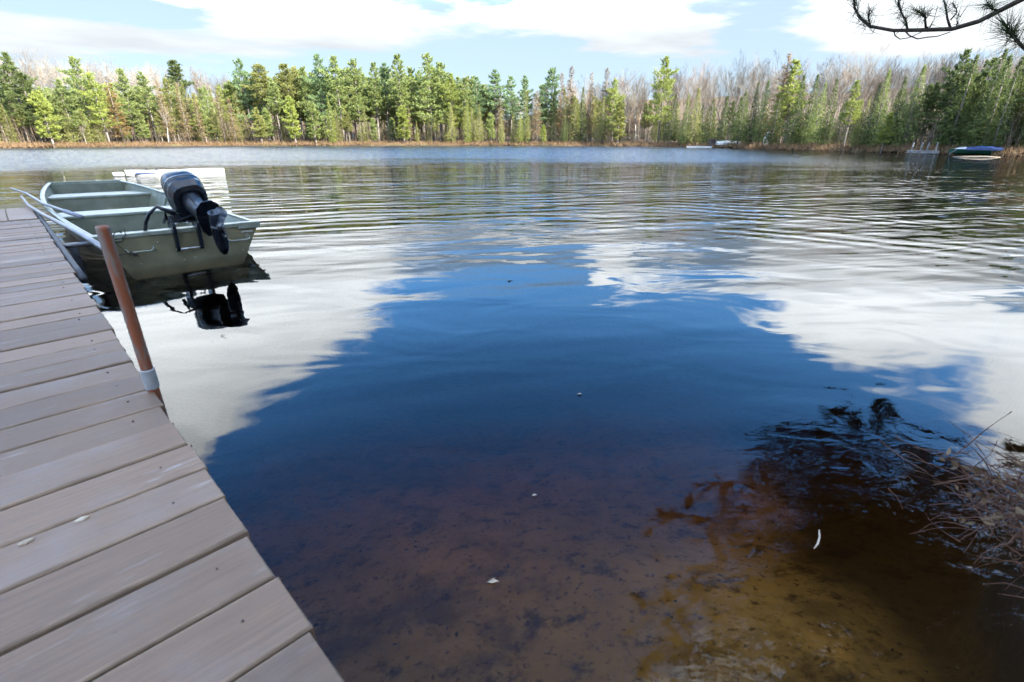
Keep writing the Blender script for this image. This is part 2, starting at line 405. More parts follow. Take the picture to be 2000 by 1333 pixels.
# wind-ruffled water in the open middle of the lake, calm under the right-hand shore
open_ = t.smooth(t.math('SUBTRACT', px_, t.math('MULTIPLY', py_, .36)), 14.0, -2.0)
ruff = t.math('MULTIPLY', t.smooth(edge, 20.0, 30.0), open_)
streak = t.smooth(t.noise(t.mapping(P_, (.05, .35, 1)), 1.0, 3, .6), .52, .62)
ruff = t.math('MAXIMUM', ruff, t.math('MULTIPLY', t.math('MULTIPLY', streak, t.smooth(dist, 22, 30)), .55))
amid = t.smooth(dist, 2.6, 8.5)
rotv = t.mapping(P_, (1, 1, 1), (0, 0, R(-14)))
swell = t.noise(t.mapping(rotv, (.35, 1.15, 1)), 1.0, 2, .45, .35)
ripA = t.noise(t.mapping(rotv, (.8, 3.4, 1)), 1.0, 2, .5, .4)
ripB = t.noise(t.mapping(P_, (2.2, 7.0, 1), (0, 0, R(12))), 1.0, 2, .5, .3)
fineN = t.noise(t.mapping(P_, (3.0, 6.0, 1)), 1.3, 4, .65)
soft = t.noise(t.mapping(P_, (1.3, 2.2, 1), (0, 0, R(30))), 1.0, 2, .45, .6)
h = t.math('MULTIPLY', swell, t.math('MULTIPLY_ADD', amid, .036, .014))
h = t.math('ADD', h, t.math('MULTIPLY', ripA, t.math('MULTIPLY', t.smooth(dist, 3.4, 9.5), .024)))
h = t.math('ADD', h, t.math('MULTIPLY', ripB, t.math('MULTIPLY', t.smooth(dist, 6, 14), .008)))
h = t.math('ADD', h, t.math('MULTIPLY', soft, .006))
# old wake: rings running out from the landing
rx, ry = t.math('ADD', px_, .8), t.math('SUBTRACT', py_, 1.0); ring_r = t.math('SQRT', t.math('ADD', t.math('MULTIPLY', rx, rx), t.math('MULTIPLY', ry, ry)))
rph = t.math('MULTIPLY_ADD', ring_r, 15.0, t.math('MULTIPLY', t.noise(P_, .5, 3, .55), 13.0))
ramp = t.math('MULTIPLY', t.math('MULTIPLY', t.smooth(dist, 3.6, 8.0), t.smooth(dist, 24.0, 12.0)), t.smooth(t.noise(P_, .4, 2, .5), .38, .66, .0004, .0036))
h = t.math('ADD', h, t.math('MULTIPLY', t.math('SINE', rph), ramp))
# little agitation under the bank on the right
bankr = t.smooth(t.math('SUBTRACT', px_, t.math('MULTIPLY', py_, .45)), -.05, .45)
bankr = t.math('MULTIPLY', bankr, t.smooth(dist, 2.6, 1.2))
agit = t.noise(t.mapping(P_, (5.0, 9.0, 1), (0, 0, R(-50))), 1.0, 3, .55, .8)
h = t.math('ADD', h, t.math('MULTIPLY', agit, t.math('MULTIPLY', bankr, .0065)))
h = t.math('ADD', h, t.math('MULTIPLY', fineN, t.math('MULTIPLY', ruff, .042)))
nrm = t.bump(h, 1.0, 1.0)
dt = t.new('ShaderNodeVectorMath', operation='DOT_PRODUCT'); t.l.new(geo.outputs['Incoming'], dt.inputs[0]); t.l.new(nrm, dt.inputs[1])
cth = t.math('MINIMUM', t.math('ABSOLUTE', dt.outputs['Value']), 1.0)      # Fresnel term, alike from above and below
gq = t.math('SQRT', t.math('ADD', t.math('MULTIPLY', cth, cth), 1.39 ** 2 - 1)); gp_, gm_ = t.math('ADD', gq, cth), t.math('SUBTRACT', gq, cth)
fa = t.math('DIVIDE', gm_, gp_); fb = t.math('DIVIDE', t.math('SUBTRACT', t.math('MULTIPLY', cth, gp_), 1.0), t.math('ADD', t.math('MULTIPLY', cth, gm_), 1.0))
frs = t.math('MULTIPLY', t.math('MULTIPLY', t.math('MULTIPLY', fa, fa), .5), t.math('MULTIPLY_ADD', fb, fb, 1.0))
gl = t.new('ShaderNodeBsdfGlossy'); t.l.new(t.math('MULTIPLY', ruff, .20), gl.inputs['Roughness']); t.l.new(nrm, gl.inputs['Normal'])
tr = t.new('ShaderNodeBsdfTransparent')
mx = t.new('ShaderNodeMixShader'); t.l.new(frs, mx.inputs[0]); t.l.new(tr.outputs[0], mx.inputs[1]); t.l.new(gl.outputs[0], mx.inputs[2])
t.l.new(mx.outputs[0], out.inputs[0])
va = t.new('ShaderNodeVolumeAbsorption'); va.inputs['Color'].default_value = (.60, .40, .12, 1); va.inputs['Density'].default_value = 1.7
t.l.new(va.outputs[0], out.inputs[1])
wb = MB(); wb.box((-10, 40, -2.0), (190, 140, 4.0))
water = structure(wb.obj('water', m))

# ------------------------------------------------------------------ dock
DOCK_Z = .32
ea = Vector((math.cos(R(134.5)), math.sin(R(134.5)), 0)); et = Vector((ea.y, -ea.x, 0))   # along the dock (away), towards the water
e0 = onz(520, 1088, DOCK_Z)             # a point on the dock's water edge
dock = link('dock', None); dock.location = (0, 0, 0)
tag(dock, 'weathered grey plank dock running along the left edge toward the boat', 'dock')
def dk(s, q, z=0.0): return e0 + ea * s + et * q + Vector((0, 0, z))
far_s = (onz(112, 424, DOCK_Z) - e0).dot(ea); end_s = (onz(97, 402, DOCK_Z) - e0).dot(ea)
WID = 1.5; PITCH_B = .1455; TH = .038
rotd = Matrix((ea, et, Vector((0, 0, 1)))).transposed()
def board(L, Wd, bev=.005):
    b = MB(); hx, hy = L / 2, Wd / 2
    prof = [(-hy, -TH), (hy, -TH), (hy, -bev), (hy - bev * .4, -bev * .3), (hy - bev * 1.3, 0), (-hy + bev * 1.3, 0), (-hy + bev * .4, -bev * .3), (-hy, -bev)]
    ms = [1, 1, 1, 1, 0, 1, 1, 1]; n = len(prof)
    for x in (-hx, hx):
        for (y, z) in prof: b.v.append(Vector((x * (1 if z < -bev * .9 else 1 - .004 / hx), y, z)))
    for j in range(n):
        k = (j + 1) % n; b.f.append((j, k, n + k, n + j)); b.m.append(ms[j])
    b.f.append(tuple(reversed(range(n)))); b.m.append(1); b.f.append(tuple(range(n, 2 * n))); b.m.append(1)
    me = b.mesh('plank', [M['plank'], M['plank_edge']])
    import bmesh
    bm = bmesh.new(); bm.from_mesh(me); bmesh.ops.recalc_face_normals(bm, faces=bm.faces); bm.to_mesh(me); bm.free()
    return me
pm = [board(WID, PITCH_B - g) for g in (.004, .006, .009)]
ang_t = math.atan2(et.y, et.x)
s = -2.6; i = 0
while s < far_s - .05:
    o = link('plank', pm[rnd.randrange(3)], dock)
    o.location = dk(s, -WID / 2 + rnd.uniform(-.007, .005), rnd.uniform(-.003, .003)); o.rotation_euler = (rnd.uniform(-.006, .006), rnd.uniform(-.002, .002), ang_t + rnd.uniform(-.006, .006))
    s += PITCH_B; i += 1
pl2 = board(end_s - far_s - .02, .21)
ang_a = math.atan2(ea.y, ea.x)
for k in range(10):
    o = link('plank', pl2, dock); o.location = dk((far_s + end_s) / 2 + .02, -.11 - k * .216, rnd.uniform(-.002, .002)); o.rotation_euler = (0, 0, ang_a)
for q in (-.09, -.75, -1.41):
    b = MB(); b.box(dk((end_s - 2.6) / 2, q, -TH - .085), (end_s + 2.5, .045, .15), rot=rotd); b.obj('stringer', M['beam'], dock)
for s_ in (-1.2, 1.0, 3.4, 5.6):
    for q in (-.16, -1.33):
        p = dk(s_, q); b = MB(); b.tube([(p.x, p.y, -1.9), (p.x, p.y, DOCK_Z - TH - .01)], .045, 10); b.obj('post', M['beam'], dock, smooth=False)
b = MB(); s = -2.6                      # nail heads, two at each end of a board
while s < far_s - .05:
    for q in (-.08, -.76, -1.40):
        p = dk(s + rnd.uniform(-.03, .03), q + rnd.uniform(-.008, .008), .0012); b.tube([p - Vector((0, 0, .004)), p], .0028, 7)
    s += PITCH_B
stuff(b.obj('nail_heads', M['darklump'], dock))
# rubber edge strip of the far half
pts = [dk(s_, .022, -.03) for s_ in np.linspace(2.9, end_s - .05, 14)]
b = MB(); b.tube(pts, .022, 8); b.obj('edge_bumper', M['rubber'], dock, smooth=True)

# rusty pipe with its collar
pb = onz(303, 772, DOCK_Z - .02); ptop = Vector((pb.x, pb.y, 0)); 
ptop = onz(201, 447, .826)
pipe = link('mooring_pipe', None); pipe.location = (pb.x, pb.y, -1.2)
tag(pipe, 'rusty steel pipe standing upright at the dock edge near the boat', 'pipe')
def rel(o, p): return Vector(p) - o.location
pd = (ptop - pb); pd.normalize()
def pp(z): return pb + pd * ((z - pb.z) / pd.z)
rp = .0163
b = MB(); b.tube([rel(pipe, pp(-1.15)), rel(pipe, pp(.2)), rel(pipe, pp(.5)), rel(pipe, pp(.826)), rel(pipe, pp(.832)), rel(pipe, pp(.832)), rel(pipe, pp(.74))],
                 [rp, rp, rp, rp, rp * .97, rp * .84, rp * .84], 24, cap=False); b.obj('shaft', M['rust'], pipe, smooth=True)
b = MB(); b.tube([rel(pipe, pp(.33)), rel(pipe, pp(.392)), rel(pipe, pp(.395)), rel(pipe, pp(.395))], [rp * 1.2, rp * 1.2, rp * 1.15, rp * 1.0], 24); b.obj('collar', M['galv'], pipe, smooth=False)
b = MB(); c_ = pp(.22); b.box(rel(pipe, c_ - et * .05), (.05, .08, .10), rot=rotd); b.obj('bracket', M['galv'], pipe, bevel=.004)

# ------------------------------------------------------------------ jon boat
YAW = R(137.0); ba = Vector((math.cos(YAW), math.sin(YAW), 0)); bt = Vector((ba.y, -ba.x, 0))
BC = Vector((-2.978, 4.535, 0)); HEEL = R(-.9)
def T(s, q, z):                          # forward, starboard, up
    z2 = z * math.cos(HEEL) + q * math.sin(HEEL); q2 = q * math.cos(HEEL) - z * math.sin(HEEL)
    return Vector((s, -q2, z2))          # local frame of the boat: x forward, y to port
boat = link('jon_boat', None); boat.location = BC; boat.rotation_euler = (0, 0, YAW)
tag(boat, 'olive green flat-bottomed metal boat with bench seats moored beside the dock', 'boat')
ST = [(0, .65, .445, -.10, .285), (.6, .665, .46, -.10, .29), (1.3, .68, .475, -.10, .30), (2.0, .68, .475, -.10, .32), (2.7, .66, .47, -.095, .35),
      (3.3, .605, .46, -.05, .385), (3.7, .54, .425, .03, .42), (4.05, .47, .39, .13, .445), (4.33, .40, .35, .25, .465)]
def stn(s):
    for a, b_ in zip(ST, ST[1:]):
        if a[0] <= s <= b_[0]:
            k = (s - a[0]) / (b_[0] - a[0]); return [a[i] + (b_[i] - a[i]) * k for i in range(5)]
    return list(ST[-1])
SS = np.linspace(0, 4.33, 27)
b = MB()
def ringo(s):
    _, tw, bw, zb, zt = stn(s)
    return [T(s, -tw, zt), T(s, -(tw * .62 + bw * .38), zb + (zt - zb) * .60), T(s, -(tw * .60 + bw * .40) + .006, zb + (zt - zb) * .56), T(s, -bw, zb), T(s, -bw * .5, zb - .012), T(s, 0, zb - .012), T(s, bw * .5, zb - .012), T(s, bw, zb), T(s, (tw * .60 + bw * .40) - .006, zb + (zt - zb) * .56), T(s, tw * .62 + bw * .38, zb + (zt - zb) * .60), T(s, tw, zt)]
n = 11
for s_ in SS: b.v += ringo(s_)
for i in range(len(SS) - 1):
    for j in range(n - 1):
        a = i * n + j; b.f.append((a, a + 1, a + n + 1, a + n)); b.m.append(0)
b.f.append(tuple(range((len(SS) - 1) * n, len(SS) * n))); b.m.append(0)
hull = b.obj('hull', M['olive'], boat)
# interior lining
b = MB()
def inn(s, z):
    _, tw, bw, zb, zt = stn(s); k = (z - zb) / (zt - zb); return bw + (tw - bw) * k - .014
FL = .045
for s_ in SS[:-1]:
    _, tw, bw, zb, zt = stn(s_); zf = max(FL, zb + .015); b.v += [T(s_, -inn(s_, zt), zt - .004), T(s_, -inn(s_, zf), zf), T(s_, inn(s_, zf), zf), T(s_, inn(s_, zt), zt - .004)]
for i in range(len(SS) - 2):
    for j in range(3):
        a = i * 4 + j; b.f.append((a, a + 1, a + 5, a + 4)); b.m.append(0)
k0 = (len(SS) - 2) * 4
b.f.append((k0, k0 + 1, k0 + 2, k0 + 3)); b.m.append(0)
b.obj('lining', M['inner'], boat, fixn=False)
# gunwale rims
for sg in (-1, 1):
    b = MB(); rings = []
    for s_ in SS:
        _, tw, bw, zb, zt = stn(s_)
        rings.append([T(s_, sg * (tw + .014), zt - .022), T(s_, sg * (tw + .016), zt + .006), T(s_, sg * (tw - .006), zt + .012), T(s_, sg * (tw - .026), zt + .006), T(s_, sg * (tw - .024), zt - .012)])
    b.loft(rings); b.obj('gunwale', M['rim'], boat)
b = MB(); zt = .465; b.loft([[T(4.30, q, zt - .03), T(4.345, q, zt - .03), T(4.345, q, zt + .012), T(4.30, q, zt + .012)] for q in (-.41, .41)]); b.obj('bow_rim', M['rim'], boat)
# transom
def prism(bm_, outline, s0, s1, mat=0): bm_.loft([[T(s0, q, z) for q, z in outline], [T(s1, q, z) for q, z in outline]], mat)
b = MB(); prism(b, [(-.445, -.10), (.445, -.10), (.652, .283), (-.652, .283)], -.022, .018)
transom = b.obj('transom', M['olive'], boat, bevel=.004)
b = MB(); prism(b, [(-.664, .262), (.664, .262), (.668, .298), (-.668, .298)], -.032, .030); b.obj('transom_cap', M['rim'], boat, bevel=.006)
for q in (-.56, .56):
    b = MB(); prism(b, [(q - .105, .240), (q + .10, .240), (q + .10, .300), (q - .105, .300)], -.036, .06); b.obj('corner_cap', M['rim'], boat, bevel=.006)
# benches
def bench(s0, s1, z, lip=.03, fl=FL):
    w0, w1 = inn(s0, z), inn(s1, z); bm_ = MB()
    bm_.loft([[T(s0 - .012, -w0, z - lip), T(s1 + .012, -w1, z - lip), T(s1 + .012, -w1, z), T(s0 - .012, -w0, z)], [T(s0 - .012, w0, z - lip), T(s1 + .012, w1, z - lip), T(s1 + .012, w1, z), T(s0 - .012, w0, z)]])
    o_ = bm_.obj('bench', M['bench'], boat, bevel=.008)
    bm_ = MB(); a0, a1 = inn(s0, fl), inn(s1, fl)
    bm_.loft([[T(s0, -a0, fl + .002), T(s1, -a1, fl + .002), T(s1, -w1 + .003, z - lip - .001), T(s0, -w0 + .003, z - lip - .001)], [T(s0, a0, fl + .002), T(s1, a1, fl + .002), T(s1, w1 - .003, z - lip - .001), T(s0, w0 - .003, z - lip - .001)]])
    bm_.obj('bench_box', M['inner'], o_)
bench(.035, .33, .262)
bench(1.98, 2.42, .255)
bench(3.42, 3.92, .345, fl=.09)
# ribs and knees
for s_ in (.9, 1.5, 2.9):
    for sg in (-1, 1):
        bm_ = MB(); zt = stn(s_)[4]
        bm_.loft([[T(s_ - .02, sg * (inn(s_, FL) - .001), FL), T(s_ + .02, sg * (inn(s_, FL) - .001), FL), T(s_ + .02, sg * (inn(s_, FL) - .025), FL), T(s_ - .02, sg * (inn(s_, FL) - .025), FL)],
                  [T(s_ - .02, sg * (inn(s_, zt) - .001), zt - .02), T(s_ + .02, sg * (inn(s_, zt) - .001), zt - .02), T(s_ + .02, sg * (inn(s_, zt) - .022), zt - .02), T(s_ - .02, sg * (inn(s_, zt) - .022), zt - .02)]])
        bm_.obj('rib', M['inner'], boat)
for q in (-.30, .30):
    bm_ = MB(); bm_.loft([[T(.06, q - .006, .264), T(.32, q - .006, .264), T(.10, q - .006, .335), T(.04, q - .006, .335)], [T(.06, q + .006, .264), T(.32, q + .006, .264), T(.10, q + .006, .335), T(.04, q + .006, .335)]])
    if q > 0: bm_.obj('knee_brace', M['bench'], boat)
# transom handles, rivets, plate
def handle(q0):
    bm_ = MB(); ps = [T(-.022, q0 - .10, .165), T(-.050, q0 - .092, .150), T(-.062, q0 - .07, .142), T(-.062, q0 + .07, .142), T(-.050, q0 + .092, .150), T(-.022, q0 + .10, .165)]
    bm_.tube(ps, .0085, 8); return bm_.obj('handle', M['rim'], boat, smooth=True)
handle(-.36); handle(.44)
for q, z in ((-.38, .03), (-.05, .02), (.04, .03), (.30, .035), (.46, .04), (-.22, .20), (.52, .09)):
    bm_ = MB(); bm_.tube([T(-.021, q, z), T(-.027, q, z), T(-.030, q, z)], [.008, .008, .004], 8); bm_.obj('rivet', M['rim'], boat)
bm_ = MB(); prism(bm_, [(.475, .205), (.585, .205), (.59, .222), (.48, .222)], -.0255, -.021); bm_.obj('maker_plate', M['emblem'], boat)
bm_ = MB()
ring = [(.53 + .02 * math.cos(a), .17 + .02 * math.sin(a)) for a in np.linspace(0, 2 * math.pi, 24, endpoint=False)]
ring2 = [(.53 + .015 * math.cos(a), .17 + .015 * math.sin(a)) for a in np.linspace(0, 2 * math.pi, 24, endpoint=False)]
for j in range(24):
    k = (j + 1) % 24; bm_.poly([T(-.0245, *ring[j]), T(-.0245, *ring[k]), T(-.0245, *ring2[k]), T(-.0245, *ring2[j])])
for dz_, w_ in ((-.006, .008), (.0, .006), (.006, .008)):
    bm_.poly([T(-.0245, .53 - w_, .17 + dz_ - .0018), T(-.0245, .53 + w_, .17 + dz_ - .0018), T(-.0245, .53 + w_, .17 + dz_ + .0018), T(-.0245, .53 - w_, .17 + dz_ + .0018)])
bm_.obj('emblem', M['emblem'], boat)
# knotted cord on the port handle
cordo = link('tie_cord', None); cordo.location = BC; cordo.rotation_euler = (0, 0, YAW)
tag(cordo, 'dark knotted cord looped round the left handle of the olive boat', 'cord')
bm_ = MB(); bm_.tube([T(-.06, -.46, .15), T(-.05, -.485, .185), T(-.045, -.51, .225), T(-.05, -.525, .262), T(-.04, -.515, .300), T(-.025, -.49, .322), T(-.01, -.465, .326), T(-.02, -.455, .305)], .004, 6); bm_.obj('loop', M['rope'], cordo, smooth=True)
bm_ = MB(); bm_.tube([T(-.05, -.525, .262), T(-.045, -.47, .268), T(-.04, -.435, .285), T(-.02, -.43, .34)], .0035, 6); bm_.obj('loose_end', M['rope'], cordo, smooth=True)
bm_ = MB()
for j in range(7):
    a = j * 1.1; bm_.tube([T(-.062 + .014 * math.cos(a), -.44 + .01 * math.cos(2 * a), .143 + .014 * math.sin(a)), T(-.062 - .014 * math.cos(a + .8), -.425 + .012 * math.sin(a), .143 - .014 * math.sin(a + .6)), T(-.07, -.40 + .015 * math.sin(3 * a), .13 - .004 * j)], .0045, 6)
bm_.obj('knot', M['rope'], cordo, smooth=True)
bm_ = MB(); bm_.tube([T(-.06, -.455, .14), T(-.05, -.54, .128), T(-.05, -.60, .118)], .0035, 6); bm_.obj('tail', M['rope'], cordo, smooth=True)

# ------------------------------------------------------------------ outboard motor, tilted up
mot = link('outboard_motor', None); mot.location = BC; mot.rotation_euler = (0, 0, YAW)
tag(mot, 'black outboard motor tilted up with its propeller out of the water', 'outboard motor')
TILT = R(68); STEER = R(9)
O_ = Vector((-.09, -.10, .515))         # bottom of the cowl (boat frame, y to port)
wv = Vector((math.sin(TILT), 0, math.cos(TILT)))       # motor's own up
av = Vector((-math.cos(TILT), 0, math.sin(TILT)))      # motor's own aft
rv = Vector((0, -1, 0))
rs_ = Matrix.Rotation(-STEER, 3, wv); av = rs_ @ av; rv = rs_ @ rv
def Q(u, v, w_): return O_ + av * u + rv * v + wv * w_
def sect(w_, u0, u1, hw, n=20, e=3.2, du=0.0):
    uc, hu = (u0 + u1) / 2, (u1 - u0) / 2; pts = []
    for j in range(n):
        a = 2 * math.pi * (j + .5) / n; c_, s_ = math.cos(a), math.sin(a)
        cu = math.copysign(abs(c_) ** (2 / e), c_); sv = math.copysign(abs(s_) ** (2 / e), s_)
        k = 1 - .16 * max(0, -cu); pts.append(Q(uc + hu * cu, hw * sv * k, w_ + du * cu))
    return pts
b = MB(); b.loft([sect(-.035, -.15, .14, .105), sect(-.02, -.175, .175, .135), sect(.05, -.19, .20, .150), sect(.085, -.19, .20, .150)]); b.obj('lower_pan', M['black'], mot, smooth=False, bevel=.004)
b = MB(); b.loft([sect(.088, -.188, .198, .146), sect(.11, -.19, .205, .153), sect(.18, -.185, .205, .150), sect(.265, -.165, .19, .138), sect(.305, -.13, .165, .115), sect(.318, -.08, .12, .08)])
cowl = b.obj('cowl', M['navy'], mot, smooth=True)
cowl.data.set_sharp_from_angle(angle=R(35))
b = MB(); b.loft([sect(.124, -.192, .2085, .156), sect(.130, -.192, .2085, .156)]); b.obj('trim_line', M['steel'], cowl)
b = MB()                                                  # white lettering on the back of the cowl: only its strokes can be made out
for u_, w0, w1, v0, v1 in ((0, .225, .262, .010, .016), (0, .225, .262, .024, .030), (0, .240, .246, .016, .024), (0, .225, .262, .038, .044), (0, .256, .262, .044, .056), (0, .241, .247, .044, .056), (0, .225, .231, .044, .056), (0, .225, .262, .062, .068), (0, .225, .262, .077, .083), (0, .256, .262, .068, .077), (0, .241, .247, .068, .077), (0, .225, .231, .068, .077)):
    b.poly([Q(.2090, v0, w0 - .045), Q(.2090, v1, w0 - .045), Q(.2075, v1, w1 - .045), Q(.2075, v0, w1 - .045)])
b.obj('lettering', M['decal'], cowl)
def sectl(w_, u0, u1, hw, e=2.3): return sect(w_, u0, u1, hw, 16, e)
b = MB(); b.loft([sectl(-.02, -.085, .125, .082), sectl(-.10, -.07, .11, .070), sectl(-.22, -.055, .10, .055), sectl(-.36, -.05, .105, .047), sectl(-.455, -.05, .12, .045)]); b.obj('leg', M['dark_metal'], mot, smooth=True)
b = MB(); b.loft([sectl(-.08, .085, .135, .030), sectl(-.40, .085, .125, .026)]); b.obj('exhaust_rib', M['prop'], mot, smooth=True)
b = MB()
pl = [(-.06, -.05), (.0, -.085), (.12, -.10), (.21, -.085), (.255, -.04), (.255, .04), (.21, .085), (.12, .10), (.0, .085), (-.06, .05)]
b.loft([[Q(u, v, -.455) for u, v in pl], [Q(u, v, -.470) for u, v in pl]]); b.obj('cavitation_plate', M['black'], mot, bevel=.003)
b = MB(); b.loft([sectl(-.47, -.045, .115, .040), sectl(-.54, -.04, .105, .030), sectl(-.59, -.04, .10, .028)]); b.obj('strut', M['black'], mot, smooth=True)
b = MB(); prof = [(-.175, .004), (-.165, .02), (-.13, .038), (-.07, .050), (.02, .055), (.09, .052), (.125, .046)]
b.loft([[Q(u, r_ * math.cos(a), -.61 + r_ * math.sin(a)) for a in np.linspace(0, 2 * math.pi, 18, endpoint=False)] for u, r_ in prof]); b.obj('gearcase', M['black'], mot, smooth=True)
b = MB(); sk = [(-.10, -.655), (.07, -.655), (.09, -.77), (.03, -.775)]
b.loft([[Q(u, -.007, w_) for u, w_ in sk], [Q(u, .007, w_) for u, w_ in sk]]); b.obj('skeg', M['black'], mot, bevel=.003)
prop = link('propeller', None, mot)
b = MB(); b.loft([[Q(u, r_ * math.cos(a), -.61 + r_ * math.sin(a)) for a in np.linspace(0, 2 * math.pi, 18, endpoint=False)] for u, r_ in ((.127, .048), (.15, .047), (.225, .042), (.232, .044), (.232, .036), (.20, .032))]); b.obj('hub', M['prop'], prop, smooth=True)
for k in range(3):
    a0 = R(35 + 120 * k); b = MB(); grid = []
    for i in range(7):
        f_ = i / 6; r_ = .040 + .085 * f_; half = .62 * math.sin(math.pi * (.18 + .74 * f_)) ** .7; row = []
        for j in range(5):
            g = j / 4 * 2 - 1; a = a0 + g * half * (.9 - .25 * f_); u = .178 + g * .034 * (1 - .35 * f_) + .012 * f_
            row.append((u, r_ * math.cos(a), -.61 + r_ * math.sin(a)))
        grid.append(row)
    for lay in (0, 1):
        base = len(b.v)
        for row in grid: b.v += [Q(u + (.0045 if lay else 0), v, w_) for u, v, w_ in row]
        for i in range(6):
            for j in range(4):
                q0 = base + i * 5 + j; b.f.append((q0, q0 + 1, q0 + 6, q0 + 5)); b.m.append(0)
    b.obj('blade', M['prop'], prop, smooth=True)
# clamp bracket on the transom
def Bv(s_, q, z): return T(s_, q, z)
for q in (-.085, .105):
    b = MB(); out_ = [(-.036, .10), (-.075, .11), (-.085, .20), (-.10, .33), (-.05, .42), (.03, .40), (.05, .33), (.045, .302), (-.036, .302)]
    b.loft([[Bv(x_, q - .014, z) for x_, z in out_], [Bv(x_, q + .014, z) for x_, z in out_]]); b.obj('clamp_bracket', M['black'], mot, bevel=.003)
b = MB(); b.tube([Bv(-.062, -.10, .125), Bv(-.062, .12, .125)], .008, 8); b.obj('tilt_rod', M['steel'], mot, smooth=True)
b = MB(); b.tube([Bv(-.03, -.10, .385), Bv(-.03, .12, .385)], .02, 10); b.obj('pivot_tube', M['dark_metal'], mot, smooth=True)
b = MB(); b.loft([[Bv(-.03 + dx_, q, .385 + dz_) for dx_, dz_ in ((-.03, -.03), (.03, -.03), (.04, .03), (-.03, .04))] for q in (-.065, .085)]); b.loft([[Bv(-.06, q, .37) for q in (-.05, .07)] + [Bv(.02, q, .41) for q in (.07, -.05)], [Q(-.085, v, -.06) for v in (-.05, .05)] + [Q(-.085, v, .0) for v in (.05, -.05)]]); b.obj('swivel_bracket', M['dark_metal'], mot)
b = MB(); b.tube([Q(-.14, -.09, .0), Bv(-.02, -.16, .50), Bv(.02, -.22, .44), Bv(.04, -.255, .37), Bv(.06, -.27, .30), Bv(.10, -.27, .267)], [.016, .017, .017, .016, .015, .014], 10); b.obj('control_cable', M['black'], mot, smooth=True)
b = MB(); b.tube([Q(-.10, -.02, -.03), Bv(-.0, -.10, .47), Bv(.0, -.11, .40), Bv(.06, -.12, .35)], .013, 8); b.obj('fuel_hose', M['black'], mot, smooth=True)
for q in (-.03, .06):
    b = MB(); b.tube([Bv(.03, q, .335), Bv(.09, q, .335)], .008, 8); b.tube([Bv(.09, q - .03, .335), Bv(.09, q + .03, .335)], .006, 6); b.obj('clamp_screw', M['steel'], mot)

# ------------------------------------------------------------------ poles, bumper post and cords between boat and dock
def pole(name, label, pts, r, sl=None, mat='pole'):
    o_ = link(name, None); o_.location = Vector(pts[-1]); tag(o_, label, 'pole')
    ps = [Vector(p) - o_.location for p in pts]
    b_ = MB(); b_.tube(ps, r, 12); b_.obj('shaft', M[mat], o_, smooth=True)
    if sl:
        i0, i1 = sl; b_ = MB(); b_.tube([ps[i0], ps[i1]], [q * 1.35 for q in ([r] * 2 if not isinstance(r, list) else [r[i0], r[i1]])], 12); b_.obj('sleeve', M['sleeve'], o_, smooth=True)
    return o_
def bw(s_, q, z): return BC + ba * s_ + bt * q + Vector((0, 0, z))
pole('mooring_pole', 'slim grey pole lying across the boat gunwale with its end on the inside', [bw(3.65, -.83, .47), bw(3.0, -.745, .445), bw(2.3, -.69, .385), bw(1.6, -.60, .36), bw(1.15, -.53, .335)], [.012, .013, .015, .016, .014], (3, 4))
pole('mooring_pole', 'thicker grey pole along the dockside gunwale reaching past the stern to the pipe', [bw(3.0, -.80, .42), bw(2.5, -.80, .36), bw(1.6, -.77, .34), bw(.8, -.735, .335), bw(.1, -.70, .325), bw(-.25, -.65, .27), bw(-.50, -.60, .20)], [.012, .014, .017, .020, .023, .023, .016], None)
gp = onz(153, 512, 0.0)
post = link('bumper_post', None); post.location = (gp.x, gp.y, -1.6)
tag(post, 'short grey square post standing in the water between dock and boat', 'post')
b = MB(); b.box((0, 0, .95), (.062, .062, 1.62), rot=rotd); b.obj('timber', M['sleeve'], post, bevel=.005)
b = MB(); b.box((0, 0, 1.766), (.07, .07, .012), rot=rotd); b.obj('cap', M['sleeve'], post, bevel=.003)
bar = MB(); q0 = dk(4.6, .0, -.05); 
bar.tube([dk(4.35, -.02, -.045), dk(4.35, .22, -.05)], .02, 10)
tag(bar.obj('stand_off_bar', M['pole'], smooth=True), 'short pale bar reaching from the dock edge toward the boat', 'bar')
def cordobj(label, pts, r=.003, mat='cord'):
    b_ = MB(); b_.tube(pts, r, 6); return tag(b_.obj('cord', M[mat], smooth=True), label, 'cord')
pz = pp(.26)
def sag(a, b_, d, n=9): 
    a = Vector(a); b_ = Vector(b_); return [a.lerp(b_, k / (n - 1)) - Vector((0, 0, d * 4 * (k / (n - 1)) * (1 - k / (n - 1)))) for k in range(n)]
cordobj('upper of two thin cords from the grey post to the thick grey pole', sag((gp.x + .03, gp.y, .10), bw(-.46, -.61, .21), .012))
cordobj('lower of two thin cords from the grey post to the thick grey pole', sag((gp.x + .03, gp.y - .02, .065), bw(-.47, -.61, .195), .016))
b = MB()

